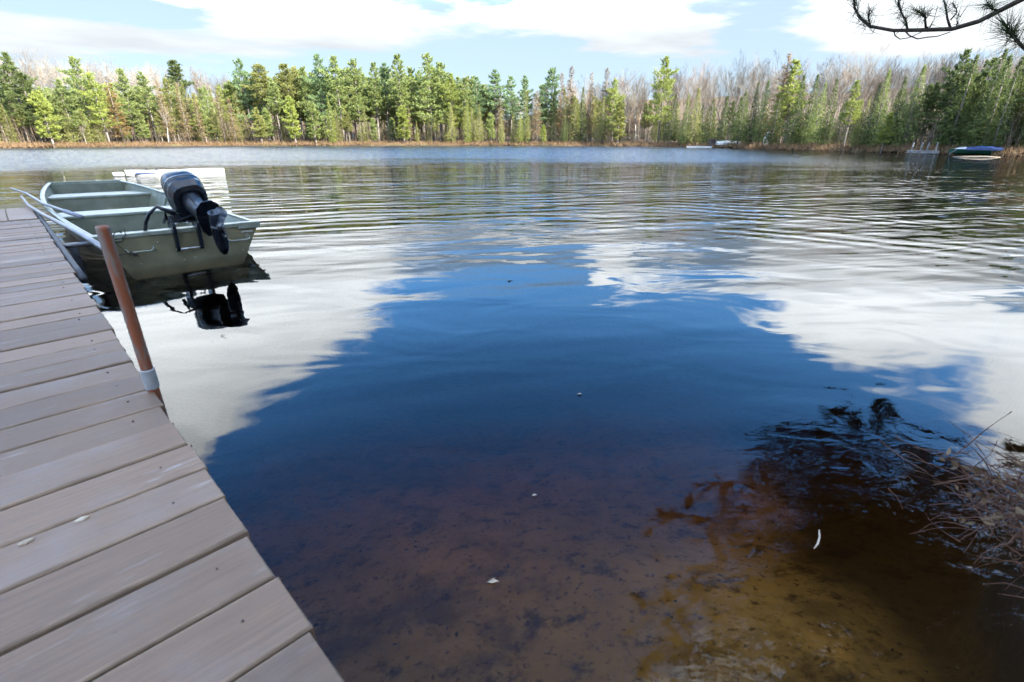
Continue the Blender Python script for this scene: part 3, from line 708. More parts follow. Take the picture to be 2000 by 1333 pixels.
# ------------------------------------------------------------------ white paddle board
pa_, pb_ = onz(246, 344, 0), onz(438, 337, 0)
fl = link('paddle_board', None); fc = (pa_ + pb_) / 2; fl.location = (fc.x, fc.y, 0); fd = (pb_ - pa_); LEN = fd.length; fl.rotation_euler = (0, 0, math.atan2(fd.y, fd.x))
tag(fl, 'white board with raised rim floating beyond the boat bow', 'float')
b = MB(); rings = []
for k in range(17):
    f_ = k / 16; x_ = (f_ - .5) * LEN; wd = .36 * (min(1, (f_ + .06) / .16) ** .6) * (1 - max(0, (f_ - .72) / .28) ** 2.2 * .75); lift = .05 * max(0, .25 - f_) * 4
    zt_ = .13 + lift * .6; rings.append([(x_, -wd * .9, -.04 + lift), (x_, -wd, .04 + lift), (x_, -wd * .97, zt_ - .03), (x_, -wd * .85, zt_), (x_, wd * .85, zt_), (x_, wd * .97, zt_ - .03), (x_, wd, .05 + lift), (x_, wd * .9, -.04 + lift)])
b.loft(rings); b.obj('body', M['white'], fl, smooth=False)
b = MB(); b.box((-LEN / 2 - .17, .10, .05), (.28, .44, .10)); b.obj('end_block', M['white'], fl, bevel=.03)
for x_, y_ in ((-.75, .2), (-.5, .18)):
    b = MB(); b.tube([(x_, y_, .13), (x_, y_, .19)], [.04, .035], 10); b.obj('fitting', M['rubber'], fl)
b = MB(); b.box((-.85, -.362, .075), (.5, .012, .04)); b.obj('side_vent', M['tarp'], fl)

# ------------------------------------------------------------------ trees: one mesh of each variety, then copies
def tuft(b, p, d, L, wd, n, rg, spread=.7, mat=0):
    for _ in range(n):
        q = (d + Vector((rg.gauss(0, spread), rg.gauss(0, spread), rg.gauss(0, spread) + .1))).normalized()
        sd_ = q.cross(Vector((rg.gauss(0, 1), rg.gauss(0, 1), rg.gauss(0, 1))))
        if sd_.length < 1e-5: continue
        sd_.normalize(); l_ = L * rg.uniform(.6, 1.25)
        b.poly([p - sd_ * wd * .35, p + q * l_ * .45 - sd_ * wd, p + q * l_, p + q * l_ * .45 + sd_ * wd], mat)
def make_pine(seed, h=12.0, rad=2.1, base=.28, tufts=14, top_up=.9, gap=.62):
    rg = random.Random(seed); c = MB(); tr_ = MB(); wob = [(rg.gauss(0, .06), rg.gauss(0, .06)) for _ in range(9)]
    tr_.tube([(wob[i][0] * i * .2, wob[i][1] * i * .2, h * i / 8.3 - .5) for i in range(9)], [.17 * (1 - i / 9) + .02 for i in range(9)], 7)
    z = h * base
    # dead lower limbs
    zz = h * .08
    while zz < h * base + 1:
        a = rg.uniform(0, 6.28); l_ = rg.uniform(.4, 1.3); tr_.tube([(0, 0, zz), (math.cos(a) * l_, math.sin(a) * l_, zz + rg.uniform(-.15, .15))], [.022, .008], 3); zz += rg.uniform(.12, .4)
    while z < h * .985:
        f_ = (z - h * base) / (h * (1 - base)); L0 = rad * 1.18 * (1 - f_) ** .72 * (.55 + .45 * min(1, f_ / .18)) + .16
        nb = rg.choice((3, 4, 5, 5)); a0 = rg.uniform(0, 6.28); L0 *= rg.uniform(.62, 1.3)
        for k in range(nb):
            if rg.random() < .12: continue
            a = a0 + k * 6.283 / nb + rg.gauss(0, .25); l_ = L0 * rg.uniform(.55, 1.25); up = .05 + top_up * f_ ** 1.5 + rg.gauss(0, .08)
            p0 = Vector((0, 0, z + rg.uniform(-.12, .12))); d = Vector((math.cos(a), math.sin(a), up)).normalized(); tip = p0 + d * l_ + Vector((0, 0, .10 * l_))
            tr_.tube([p0, p0 + d * l_ * .6, tip], [.035 * (1 - f_) + .01, .015, .006], 3, cap=False)
            nt = max(2, int(tufts * l_ / rad * 1.3) + 1)
            for j in range(nt):
                g = .28 + .72 * (j + rg.random() * .6) / nt; p = p0.lerp(tip, min(g, 1)); side = d.cross(Vector((0, 0, 1))) * rg.gauss(0, .30 * l_ * (1 - .5 * g))
                p = p + side + Vector((0, 0, rg.gauss(.03, .06)))
                tuft(c, p, (d * .7 + side * .8 + Vector((0, 0, .45))).normalized(), .38, .042, 9, rg, .6)
        z += gap * rg.uniform(.75, 1.25) * (1 - .45 * f_)
    tuft(c, Vector((0, 0, h * .97)), Vector((0, 0, 1)), .55, .05, 9, rg, .35)
    return c, tr_, h
def make_spruce(seed, h=9.0, rad=1.25, base=.08):
    rg = random.Random(seed); c = MB(); tr_ = MB()
    tr_.tube([(0, 0, -.5), (0, 0, h * .5), (0, 0, h)], [.13, .08, .012], 7); z = h * base
    while z < h * .99:
        f_ = (z - h * base) / (h * (1 - base)); L0 = rad * 1.15 * (1 - f_) ** 1.0 * (.6 + .4 * min(1, f_ / .15)) + .03
        nb = rg.choice((5, 6, 7)); a0 = rg.uniform(0, 6.28)
        for k in range(nb):
            a = a0 + k * 6.283 / nb + rg.gauss(0, .2); l_ = L0 * rg.uniform(.6, 1.2); d = Vector((math.cos(a), math.sin(a), -.28 + .75 * f_))
            p0 = Vector((0, 0, z)); tip = p0 + d * l_
            nt = max(2, int(l_ / .21))
            for j in range(nt):
                g = .15 + .85 * (j + rg.random()) / nt; p = p0.lerp(tip, g) + d.cross(Vector((0, 0, 1))) * rg.gauss(0, .16 * l_) + Vector((0, 0, rg.gauss(0, .05)))
                tuft(c, p, (d * .8 + Vector((0, 0, .05 - .4 * (1 - f_)))).normalized(), .29 * (1 - .5 * f_), .036 * (1 - .3 * f_), 9, rg, .55)
        z += .27 * rg.uniform(.8, 1.2) * (1 - .3 * f_)
    tuft(c, Vector((0, 0, h * .96)), Vector((0, 0, 1)), .5, .035, 6, rg, .18)
    return c, tr_, h
def make_tamarack(seed, h=9.5, rad=1.35):
    rg = random.Random(seed); c = MB(); tr_ = MB()
    tr_.tube([(0, 0, -.5), (rg.gauss(0, .05), rg.gauss(0, .05), h * .5), (0, 0, h)], [.11, .065, .012], 6); z = h * .12
    while z < h * .985:
        f_ = z / h; L0 = rad * (1 - f_) ** .8 + .08; nb = rg.choice((4, 5, 6))
        for k in range(nb):
            a = rg.uniform(0, 6.28); l_ = L0 * rg.uniform(.5, 1.2); d = Vector((math.cos(a), math.sin(a), .02 + .5 * f_)); p0 = Vector((0, 0, z)); tip = p0 + d * l_
            c.tube([p0, tip], [.014, .005], 3, cap=False)
            for j in range(max(4, int(l_ / .06))):
                g = rg.uniform(.15, 1); p = p0.lerp(tip, g)
                q = (d + Vector((rg.gauss(0, .7), rg.gauss(0, .7), rg.gauss(-.1, .5)))).normalized(); s2 = q.orthogonal().normalized() * .024; e_ = p + q * rg.uniform(.16, .45)
                c.poly([p - s2, p + s2, e_])
                s3 = q.cross(s2).normalized() * .022; c.poly([p - s3, p + s3, e_])
        z += .2 * rg.uniform(.7, 1.3)
    return c, tr_, h
def make_hardwood(seed, h=12.0, birch=False, slim=1.0):
    rg = random.Random(seed); c = MB(); tr_ = MB()
    def grow(p, d, l_, r_, lev, mb):
        k = 3; pts = [p]; rr_ = [r_]; q = p; dd = d.copy()
        for i in range(k):
            dd = (dd + Vector((rg.gauss(0, .10), rg.gauss(0, .10), rg.gauss(.05, .05)))).normalized(); q = q + dd * l_ / k; pts.append(q); rr_.append(r_ * (1 - .55 * (i + 1) / k))
        mb.tube(pts, rr_, 6 if lev == 0 else (4 if lev == 1 else 3), cap=False)
        if lev >= 4: return
        nb = (9, 5, 5, 4)[lev]
        for j in range(nb):
            g = (rg.uniform(.42, .98) if lev == 0 else rg.uniform(.25, 1.0)); idx = min(int(g * k), k - 1); pt = pts[idx].lerp(pts[idx + 1], g * k - idx)
            ax = dd.orthogonal(); ax.rotate(Matrix.Rotation(rg.uniform(0, 6.283), 3, dd)); an = rg.uniform(.35, .8) * slim
            nd = (dd * math.cos(an) + ax.normalized() * math.sin(an) + Vector((0, 0, .22))).normalized()
            grow(pt, nd, l_ * (rg.uniform(.28, .5) if lev == 0 else rg.uniform(.4, .68)), max(rr_[idx] * .5, .008), lev + 1, c)
        if lev > 0: grow(q, dd, l_ * .5, rr_[-1], lev + 1, c)
    grow(Vector((0, 0, -.5)), Vector((rg.gauss(0, .04), rg.gauss(0, .04), 1)), h * .93, .15, 0, tr_)
    zmax = max(v.z for v in c.v)
    return c, tr_, zmax
PROTO = {}
def proto(kind, maker, mat, bark, args):
    PROTO[kind] = []
    for a in args:
        c, tr_, h_ = maker(**a); mc = c.mesh(kind + '_crown', [M[mat]]); mt = tr_.mesh(kind + '_trunk', [M[bark]], True)
        PROTO[kind].append((mc, mt, h_))
proto('white_pine', make_pine, 'needle', 'bark', [dict(seed=1), dict(seed=2, base=.36, rad=1.9), dict(seed=3, base=.22, rad=2.4), dict(seed=4, base=.45, rad=1.8)])
proto('red_pine', make_pine, 'needle', 'bark', [dict(seed=11, base=.5, rad=1.7, top_up=.5, gap=.5), dict(seed=12, base=.42, rad=1.9, top_up=.6, gap=.5)])
proto('young_pine', make_pine, 'needle', 'bark', [dict(seed=21, h=7, rad=1.35, base=.14, gap=.42), dict(seed=22, h=7, rad=1.2, base=.2, gap=.4)])
proto('spruce', make_spruce, 'needle', 'bark', [dict(seed=31, rad=1.6), dict(seed=32, rad=1.35), dict(seed=33, rad=1.8, base=.12), dict(seed=34, rad=1.2, base=.05)])
proto('tamarack', make_tamarack, 'tamarack', 'bark', [dict(seed=41), dict(seed=42, rad=1.1), dict(seed=43, rad=1.5)])
proto('hardwood', make_hardwood, 'twig', 'bark', [dict(seed=51), dict(seed=52, slim=.8), dict(seed=53), dict(seed=54, slim=.65)])
proto('birch', make_hardwood, 'twig', 'birch', [dict(seed=61, slim=.7), dict(seed=62, slim=.6)])

_SR = {}
def shore_r(x):
    k = round(x / 4)
    if k not in _SR: _SR[k] = shore_r0(k * 4.0)
    return _SR[k]
def shore_r0(x):                          # distance to the far shore in the direction of a column of the frame
    d = ray(x, HY); L = math.hypot(d.x, d.y); ux, uy = d.x / L, d.y / L
    rs2 = np.arange(12, 140, .25); sdv = lake_sd(ux * rs2, uy * rs2)
    i_ = np.argmax(sdv > 0); return rs2[i_]
TINTS = {'green': (1.12, 1.16, .98), 'blue-green': (.88, 1.06, 1.2), 'yellow-green': (1.28, 1.27, .80), 'dark green': (.56, .62, .50), 'olive': (1.22, 1.10, .9),  # dark green has the right-hand trees' shade put into the tint
         'tan': (1, 1, 1), 'orange-tan': (1.0, .90, .74), 'grey-tan': (.8, .82, .9), 'grey': (1, 1, 1), 'grey-brown': (.85, .78, .72), 'reddish': (1.05, .88, .82)}
NAMES = {'white_pine': 'white pine', 'red_pine': 'round-topped pine', 'young_pine': 'young pine', 'spruce': 'pointed spruce', 'tamarack': 'leafless tamarack', 'hardwood': 'bare hardwood', 'birch': 'white-barked birch'}
FRONT = []
def tree_at(x, y, z, h, kind, tint, rg):
    mc, mt, h0 = rg.choice(PROTO[kind]); sc_ = h / h0; wid = sc_ * rg.uniform(.85, 1.18)
    root = link(kind + '_tree' if kind not in ('tamarack', 'birch') else kind, None); root.location = (x, y, z); root.rotation_euler = (rg.gauss(0, .012), rg.gauss(0, .012), rg.uniform(0, 6.28)); root.scale = (wid, wid, sc_)
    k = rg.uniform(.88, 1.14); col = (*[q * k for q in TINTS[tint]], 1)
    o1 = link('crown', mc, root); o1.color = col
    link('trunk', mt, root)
    return root
def by_top(px, py, off, kind, tint, rg, note=None):
    r_ = shore_r(min(max(px, -200), 2200)) + off
    p = atr(px, py, r_); z = gz(p.x, p.y); h = p.z - z
    if h < 1.0: return None
    o_ = tree_at(p.x, p.y, z - .05, h, kind, tint, rg); return o_
rg = random.Random(5)
LIST = [
 (5, 104, 5, 'white_pine', 'dark green'), (38, 141, 3, 'white_pine', 'dark green'), (71, 180, 1.5, 'young_pine', 'yellow-green'), (110, 156, 3, 'white_pine', 'green'), (143, 113, 6, 'white_pine', 'green'),
 (176, 144, 3, 'white_pine', 'yellow-green'), (207, 146, 2.5, 'tamarack', 'orange-tan'), (230, 134, 4, 'white_pine', 'green'), (274, 140, 4, 'white_pine', 'green'), (304, 157, 2.5, 'tamarack', 'tan'),
 (322, 154, 4, 'white_pine', 'olive'), (334, 116, 22, 'red_pine', 'dark green'), (344, 159, 3, 'tamarack', 'tan'), (375, 177, 2, 'tamarack', 'tan'), (398, 169, 4, 'spruce', 'green'), (421, 182, 2, 'tamarack', 'grey-tan'), (445, 190, 2, 'tamarack', 'tan'),
 (467, 117, 9, 'white_pine', 'blue-green'), (501, 124, 8, 'red_pine', 'olive'), (500, 212, 1.5, 'young_pine', 'olive'), (530, 160, 5, 'red_pine', 'green'), (552, 123, 8, 'red_pine', 'olive'), (564, 190, 1.5, 'young_pine', 'yellow-green'), (572, 131, 9, 'red_pine', 'olive'),
 (592, 131, 7, 'white_pine', 'green'), (606, 200, 2, 'young_pine', 'green'), (620, 108, 7, 'white_pine', 'blue-green'), (640, 188, 1.5, 'spruce', 'yellow-green'), (653, 112, 6, 'white_pine', 'green'), (689, 116, 6, 'white_pine', 'green'), (726, 123, 7, 'white_pine', 'green'), (748, 124, 8, 'white_pine', 'blue-green'),
 (776, 108, 6, 'white_pine', 'green'), (785, 208, 1.2, 'young_pine', 'yellow-green'), (802, 131, 7, 'white_pine', 'green'), (834, 106, 6, 'white_pine', 'green'), (857, 122, 7, 'white_pine', 'green'), (879, 145, 6, 'white_pine', 'yellow-green'), (880, 200, 2, 'spruce', 'olive'), (906, 152, 6, 'white_pine', 'green'), (912, 196, 2, 'spruce', 'yellow-green'), (931, 150, 7, 'white_pine', 'blue-green'), (935, 203, 2, 'spruce', 'olive'),
 (967, 137, 8, 'white_pine', 'blue-green'), (978, 214, 1.5, 'spruce', 'olive'), (999, 149, 8, 'white_pine', 'blue-green'), (1002, 219, 1.5, 'spruce', 'olive'), (1016, 222, 1.4, 'spruce', 'yellow-green'), (1027, 148, 9, 'white_pine', 'blue-green'), (1032, 225, 1.5, 'spruce', 'olive'), (1050, 175, 4, 'tamarack', 'tan'), (1062, 245, 1, 'young_pine', 'yellow-green'), (1060, 166, 8, 'white_pine', 'blue-green'),
 (1079, 133, 9, 'white_pine', 'blue-green'), (1100, 140, 7, 'tamarack', 'orange-tan'), (1104, 219, 2, 'spruce', 'dark green'), (1116, 127, 7, 'tamarack', 'grey-tan'), (1125, 185, 4, 'spruce', 'olive'), (1140, 170, 5, 'spruce', 'dark green'), (1158, 140, 6, 'tamarack', 'orange-tan'), (1181, 186, 3, 'spruce', 'olive'), (1188, 130, 6, 'tamarack', 'grey-tan'), (1203, 156, 6, 'white_pine', 'yellow-green'), (1212, 200, 2, 'young_pine', 'olive'),
 (1236, 164, 8, 'hardwood', 'reddish'), (1302, 112, 5, 'white_pine', 'yellow-green'), (1321, 181, 3, 'spruce', 'dark green'), (1346, 183, 2.5, 'spruce', 'green'), (1367, 170, 3, 'spruce', 'olive'), (1395, 192, 2, 'spruce', 'dark green'), (1423, 183, 2.5, 'spruce', 'dark green'), (1457, 177, 3, 'spruce', 'dark green'), (1481, 161, 3, 'spruce', 'dark green'), (1502, 155, 4, 'spruce', 'green'), (1523, 180, 2, 'spruce', 'dark green'),
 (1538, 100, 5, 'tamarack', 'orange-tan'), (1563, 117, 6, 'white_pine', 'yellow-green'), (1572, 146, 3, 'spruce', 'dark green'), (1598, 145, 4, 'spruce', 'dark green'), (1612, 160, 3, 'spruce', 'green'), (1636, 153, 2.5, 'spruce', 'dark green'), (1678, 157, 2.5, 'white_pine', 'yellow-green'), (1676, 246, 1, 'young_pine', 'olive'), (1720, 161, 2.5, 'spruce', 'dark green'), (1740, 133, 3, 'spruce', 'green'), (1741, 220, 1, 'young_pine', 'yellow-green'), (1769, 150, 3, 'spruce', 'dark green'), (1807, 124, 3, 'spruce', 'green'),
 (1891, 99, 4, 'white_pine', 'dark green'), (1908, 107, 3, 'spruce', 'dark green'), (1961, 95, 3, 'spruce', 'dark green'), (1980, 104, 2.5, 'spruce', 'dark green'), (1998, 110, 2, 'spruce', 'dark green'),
 (155, 235, 1.5, 'birch', 'grey'), (1222, 178, 4, 'birch', 'grey'), (1252, 165, 4, 'birch', 'grey'), (1800, 170, 4, 'birch', 'grey'), (308, 190, 2, 'birch', 'grey'), (1695, 62, 10, 'hardwood', 'grey-brown'), (1845, 78, 9, 'hardwood', 'grey-brown'), (384, 132, 24, 'hardwood', 'grey'), (1392, 118, 14, 'hardwood', 'grey'), (1520, 88, 14, 'hardwood', 'grey-brown'), (1600, 85, 13, 'hardwood', 'grey-brown'), (1480, 118, 14, 'hardwood', 'grey')]
ORD = ['first', 'second', 'third', 'fourth', 'fifth', 'sixth', 'seventh', 'eighth', 'ninth', 'tenth', 'eleventh', 'twelfth', 'thirteenth', 'fourteenth', 'fifteenth', 'sixteenth', 'seventeenth', 'eighteenth', 'nineteenth', 'twentieth']
grp = {}
for e in sorted(LIST): grp.setdefault((e[3], e[4]), []).append(e)
for (kind, tint), es in grp.items():
    for i_, e in enumerate(es):
        o_ = by_top(e[0], e[1], e[2], kind, tint, rg)
        if o_ is None: continue
        where = 'low at the water line' if e[1] > 185 else ('on the far shore' if e[2] < 7 else 'behind the shore trees')
        cnt = 'the only' if len(es) == 1 else ORD[i_]
        tag(o_, f'{cnt} {tint} {NAMES[kind]} from the left {where}' if len(es) > 1 else f'{tint} {NAMES[kind]} {where}, the only one of its colour', 'tree', f'{NAMES[kind]}s of the far shore')
# filling rows behind, nothing tells one from the next
def interp(tab, x):
    xs, ys = zip(*tab); return float(np.interp(x, xs, ys))
REG = [(60, 'above the dock end'), (140, 'above the grey poles'), (240, 'above the boat bow'), (335, 'above the white float'), (450, 'above the motor'),
       (540, 'right of the motor'), (620, 'left of the tallest pines'), (700, 'under the first tall pines'), (780, 'amid the tall pines'), (860, 'under the tallest pine'), (950, 'right of the tallest pine'),
       (1050, 'right of the middle'), (1150, 'beside the spiky tamaracks'), (1300, 'left of the lone pine'), (1400, 'above the white dock'), (1465, 'above the overturned boat'), (1550, 'above the standing board'), (1660, 'right of the tall tamarack'),
       (1770, 'left of the posted dock'), (1865, 'above the posted dock'), (1960, 'above the green boat'), (9999, 'at the right edge')]
def region(x): return next(p for l, p in REG if x < l)
def fill(x0, x1, step, tops, offs, kinds, label, group, jit=18):
    x = x0
    while x < x1:
        kd, tn = rg.choice(kinds); xx_ = x + rg.uniform(-step, step) * .4; dy_ = rg.uniform(-jit * .4, jit); of_ = rg.uniform(*offs); o_ = by_top(xx_, interp(tops, x) + dy_, of_, kd, tn, rg)
        if o_: tag(o_, f"{('tall', 'middling', 'short')[0 if dy_ < 0 else 1 if dy_ < jit * .5 else 2]} {tn} {NAMES[kd]} {'near' if of_ < 12 else 'behind' if of_ < 28 else 'far above'} the shore {region(xx_)}", 'tree', group)
        x += step
PINES = [('white_pine', 'green'), ('white_pine', 'green'), ('white_pine', 'olive'), ('red_pine', 'green'), ('spruce', 'olive'), ('white_pine', 'yellow-green')]
fill(-140, 460, 11, [(-140, 130), (60, 165), (250, 170), (460, 165)], (7, 14), PINES, 'green pine in the crowd of trees above the left far shore', 'crowd of pines at left')
fill(440, 960, 8, [(440, 150), (620, 138), (840, 140), (960, 165)], (9, 17), PINES, 'green pine in the dense crowd of the middle far shore', 'crowd of pines in the middle')
fill(-100, 960, 17, [(-100, 195), (450, 215), (960, 215)], (2.5, 5), [('white_pine', 'olive'), ('spruce', 'olive'), ('tamarack', 'grey-tan'), ('young_pine', 'green')], 'small olive conifer tucked under the tall far-shore pines', 'small conifers under the pines', 22)
fill(950, 1300, 9, [(950, 175), (1100, 178), (1300, 200)], (6, 13), [('spruce', 'olive'), ('tamarack', 'tan'), ('tamarack', 'grey-tan'), ('spruce', 'green'), ('white_pine', 'olive')], 'olive conifer in the mixed stand right of the middle', 'mixed conifers right of the middle')
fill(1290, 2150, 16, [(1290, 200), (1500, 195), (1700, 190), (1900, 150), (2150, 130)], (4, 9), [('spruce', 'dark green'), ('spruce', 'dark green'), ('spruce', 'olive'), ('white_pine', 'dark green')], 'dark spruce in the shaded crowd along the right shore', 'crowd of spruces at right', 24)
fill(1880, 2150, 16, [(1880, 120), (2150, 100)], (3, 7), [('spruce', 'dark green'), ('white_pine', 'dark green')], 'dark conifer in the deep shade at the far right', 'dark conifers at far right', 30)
HB = [('hardwood', 'grey'), ('hardwood', 'grey-brown'), ('hardwood', 'grey')]
for offs, dy_ in (((22, 30), 10), ((32, 44), 0), ((46, 60), -4)):
    fill(-160, 460, 22, [(-160, 88), (0, 96), (150, 106), (300, 124), (460, 146)], offs, HB, 'bare grey hardwood in the thicket on the left hill', 'bare trees on the left hill', 18 + dy_)
for offs, dy_ in (((9, 14), 18), ((16, 24), 6), ((26, 38), 0)):
    fill(1120, 2150, 24, [(1120, 158), (1230, 132), (1350, 120), (1500, 112), (1650, 108), (1800, 98), (2150, 80)], offs, HB + [('hardwood', 'reddish')], 'bare hardwood on the slope behind the right shore', 'bare trees behind the right shore', 24 + dy_)
fill(440, 1130, 26, [(440, 165), (700, 170), (960, 175), (1130, 165)], (22, 40), HB, 'bare hardwood glimpsed behind the middle pines', 'bare trees behind the middle pines')

# ------------------------------------------------------------------ undergrowth and shore grass of the far side
rg = random.Random(17)
b = MB(); bb = MB()
for xx in np.arange(-220, 2250, 1.6):
    r0 = shore_r(min(max(xx, -200), 2200)); d = ray(xx, HY); L = math.hypot(d.x, d.y)
    for k in range(5):
        r_ = r0 + rg.uniform(.05, 2.6) ** 1.1; x_, y_ = d.x / L * r_, d.y / L * r_; x_ += rg.gauss(0, .15); z_ = gz(x_, y_) - .03
        for q in range(3):
            hh = rg.uniform(.15, .5); a = rg.uniform(0, 6.28); wv_ = Vector((math.cos(a), math.sin(a), 0)) * .03; tip = Vector((x_ + rg.gauss(0, .15), y_ + rg.gauss(0, .15), z_ + hh)); p = Vector((x_ + rg.gauss(0, .1), y_ + rg.gauss(0, .1), z_))
            b.poly([p - wv_, p + wv_, tip])
    for k in range(3):
        r_ = r0 + rg.uniform(1.5, 16); x_, y_ = d.x / L * r_, d.y / L * r_; z_ = gz(x_, y_) - .05; hh = rg.uniform(.6, 3.2)
        p = Vector((x_, y_, z_)); tip = p + Vector((rg.gauss(0, .2), rg.gauss(0, .2), hh)); bb.tube([p, tip], [.022, .008], 3, cap=False)
        for q in range(3):
            p2 = p.lerp(tip, rg.uniform(.3, .9)); bb.tube([p2, p2 + Vector((rg.gauss(0, .35), rg.gauss(0, .35), rg.uniform(.05, .5)))], [.012, .005], 3, cap=False)
stuff(b.obj('shore_grass', M['shoregrass'], fixn=False), 'rust coloured dry grass along the far shore', 'grass')
stuff(bb.obj('undergrowth', M['brush'], fixn=False), 'grey-brown saplings and brush between the far trunks', 'undergrowth')

# ------------------------------------------------------------------ small things on the far right shore
def place_far(px, off):
    r_ = shore_r(px) + off; d = ray(px, HY); L = math.hypot(d.x, d.y); return Vector((d.x / L * r_, d.y / L * r_, 0)), Vector((d.y / L, -d.x / L, 0)), L
def far_dock(label, px0, px1, off, ztop, mat, nplank, posts, py_h=None):
    p0, e_, _ = place_far((px0 + px1) / 2, off); r_ = p0.length; d0, d1 = ray(px0, HY), ray(px1, HY)
    a0, a1 = math.atan2(d0.x, d0.y), math.atan2(d1.x, d1.y); Lh = 2 * r_ * math.tan((a1 - a0) / 2)
    o_ = link('far_dock', None); o_.location = p0; o_.rotation_euler = (0, 0, math.atan2(e_.y, e_.x)); tag(o_, label, 'dock')
    pw = Lh / nplank
    b_ = MB(); b_.box((0, 0, 0), (pw * .93, 1.2, .05)); me = b_.mesh('plank', [M[mat]])
    for k in range(nplank): q = link('plank', me, o_); q.location = (-Lh / 2 + (k + .5) * pw, 0, ztop + .07)
    b_ = MB(); b_.box((0, -.55, ztop - .02), (Lh, .06, .12)); b_.obj('fascia', M[mat], o_)
    for f_, hh in posts:
        b_ = MB(); b_.tube([(-Lh / 2 + f_ * Lh, -.5, -.9), (-Lh / 2 + f_ * Lh, -.5, ztop + hh)], .045, 8); b_.obj('post', M['greywood'], o_)
    return o_
far_dock('low white dock on the far shore below the overturned white boat', 1343, 1394, -.9, .08, 'palewood', 10, [])
far_dock('grey dock with four upright posts by the right far shore', 1778, 1842, -.9, .12, 'greywood', 12, [(.15, .66), (.42, .66), (.62, .66), (.88, .66)])
# overturned boat
p, e_, _ = place_far(1424, 2.4); o_ = link('overturned_boat', None); o_.location = (p.x, p.y, gz(p.x, p.y)); o_.rotation_euler = (0, 0, math.atan2(e_.y, e_.x) + .25)
tag(o_, 'white boat lying upside down on the far bank behind the white dock', 'boat')
b = MB(); rings = []
for k in range(13):
    f_ = k / 12; x_ = (f_ - .5) * 2.6; wd = .5 * (1 - (max(0, f_ - .55) / .45) ** 2 * .9); zt_ = .46 * (1 - .35 * abs(f_ - .4)) ; rings.append([(x_, -wd, 0), (x_, -wd * .95, zt_ * .5), (x_, -wd * .7, zt_ * .9), (x_, 0, zt_), (x_, wd * .7, zt_ * .9), (x_, wd * .95, zt_ * .5), (x_, wd, 0)])
b.loft(rings); b.obj('hull', M['white'], o_)
b = MB(); b.tube([(-1.3, 0, .41), (0, 0, .475), (1.3, 0, .37)], .02, 6); b.obj('keel', M['greywood'], o_)
# upright white board
p, e_, _ = place_far(1496, 2.2); o_ = link('standing_board', None); o_.location = (p.x, p.y, gz(p.x, p.y)); o_.rotation_euler = (0, .12, math.atan2(e_.y, e_.x))
tag(o_, 'narrow white board stood on end among the spruces', 'board')
b = MB(); out_ = [(-.20, 0), (.20, 0), (.26, .5), (.22, 1.0), (.10, 1.4), (0, 1.52), (-.10, 1.4), (-.22, 1.0), (-.26, .5)]
b.loft([[(x_, -.05, z_) for x_, z_ in out_], [(x_, .05, z_) for x_, z_ in out_]]); b.obj('deck', M['white'], o_, bevel=.02)
b = MB(); b.box((0, -.055, .75), (.03, .012, 1.3)); b.obj('stringer_line', M['greywood'], o_)
# stump
p, e_, _ = place_far(1393, .7); b = MB(); zg = gz(p.x, p.y)
b.loft([[(p.x + rr_ * (1 + .15 * math.sin(3 * a + z_)) * math.cos(a), p.y + rr_ * math.sin(a), zg + z_) for a in np.linspace(0, 6.283, 12, endpoint=False)] for z_, rr_ in ((-.1, .52), (.15, .44), (.5, .36), (.72, .38), (.8, .22))]); tag(b.obj('stump', M['darklump'], fixn=True), 'dark rounded stump at the landward end of the white dock', 'stump')
# green rowing boat with blue tarp
p, e_, _ = place_far(1912, .1); o_ = link('green_rowing_boat', None); o_.location = (p.x, p.y, .05); o_.rotation_euler = (0, 0, math.atan2(e_.y, e_.x) - .12)
o_.scale = (1, 1, .72); tag(o_, 'green boat under a blue tarp pulled up on the right far shore', 'boat')
b = MB(); rings = []
for k in range(15):
    f_ = k / 14; x_ = (f_ - .5) * 2.7; wd = .58 * min(1, (f_ + .03) / .4) ** .6; zt_ = .40 + .16 * max(0, .35 - f_); rings.append([(x_, -wd, zt_), (x_, -wd * .8, .12), (x_, -wd * .4, -.02 + .25 * max(0, .25 - f_)), (x_, wd * .4, -.02 + .25 * max(0, .25 - f_)), (x_, wd * .8, .12), (x_, wd, zt_)])
b.loft(rings); b.obj('hull', M['green_boat'], o_)
b = MB(); rings = []
for k in range(11):
    f_ = .34 + .66 * k / 10; x_ = (f_ - .5) * 2.8; wd = .60; hh = .50 + .14 * math.sin(k / 10 * math.pi) + .03 * math.sin(k * 2.1); rings.append([(x_, -wd * 1.04, .36), (x_, -wd, hh - .06), (x_, -wd * .4, hh + .08), (x_, wd * .4, hh + .08), (x_, wd, hh - .06), (x_, wd * 1.04, .36)])
b.loft(rings); b.obj('tarp', M['tarp'], o_)
b = MB(); rings = [[(x_, -w_, .44), (x_, -w_ * .6, .44 + h_), (x_, w_ * .6, .44 + h_), (x_, w_, .44)] for x_, w_, h_ in ((-1.05, .25, .04), (-.8, .42, .16), (-.45, .5, .2), (-.38, .5, .1))]
b.loft(rings); b.obj('foredeck', M['galv'], o_)
b = MB(); b.tube([(-1.2, -.55, -.02), (-.85, -.62, .42)], .035, 6); b.obj('oar', M['greywood'], o_)
# drift log
q = onz(1905, 307, 0.0); b = MB(); d2 = Vector((.9, -.35, 0)).normalized()
b.tube([q - d2 * 1.1, q - d2 * .4 + Vector((0, 0, .02)), q + d2 * .5 + Vector((0, 0, .03)), q + d2 * 1.2], [.015, .03, .03, .012], 8); tag(b.obj('drift_log', M['drift'], smooth=True), 'pale log afloat in front of the green boat', 'log')

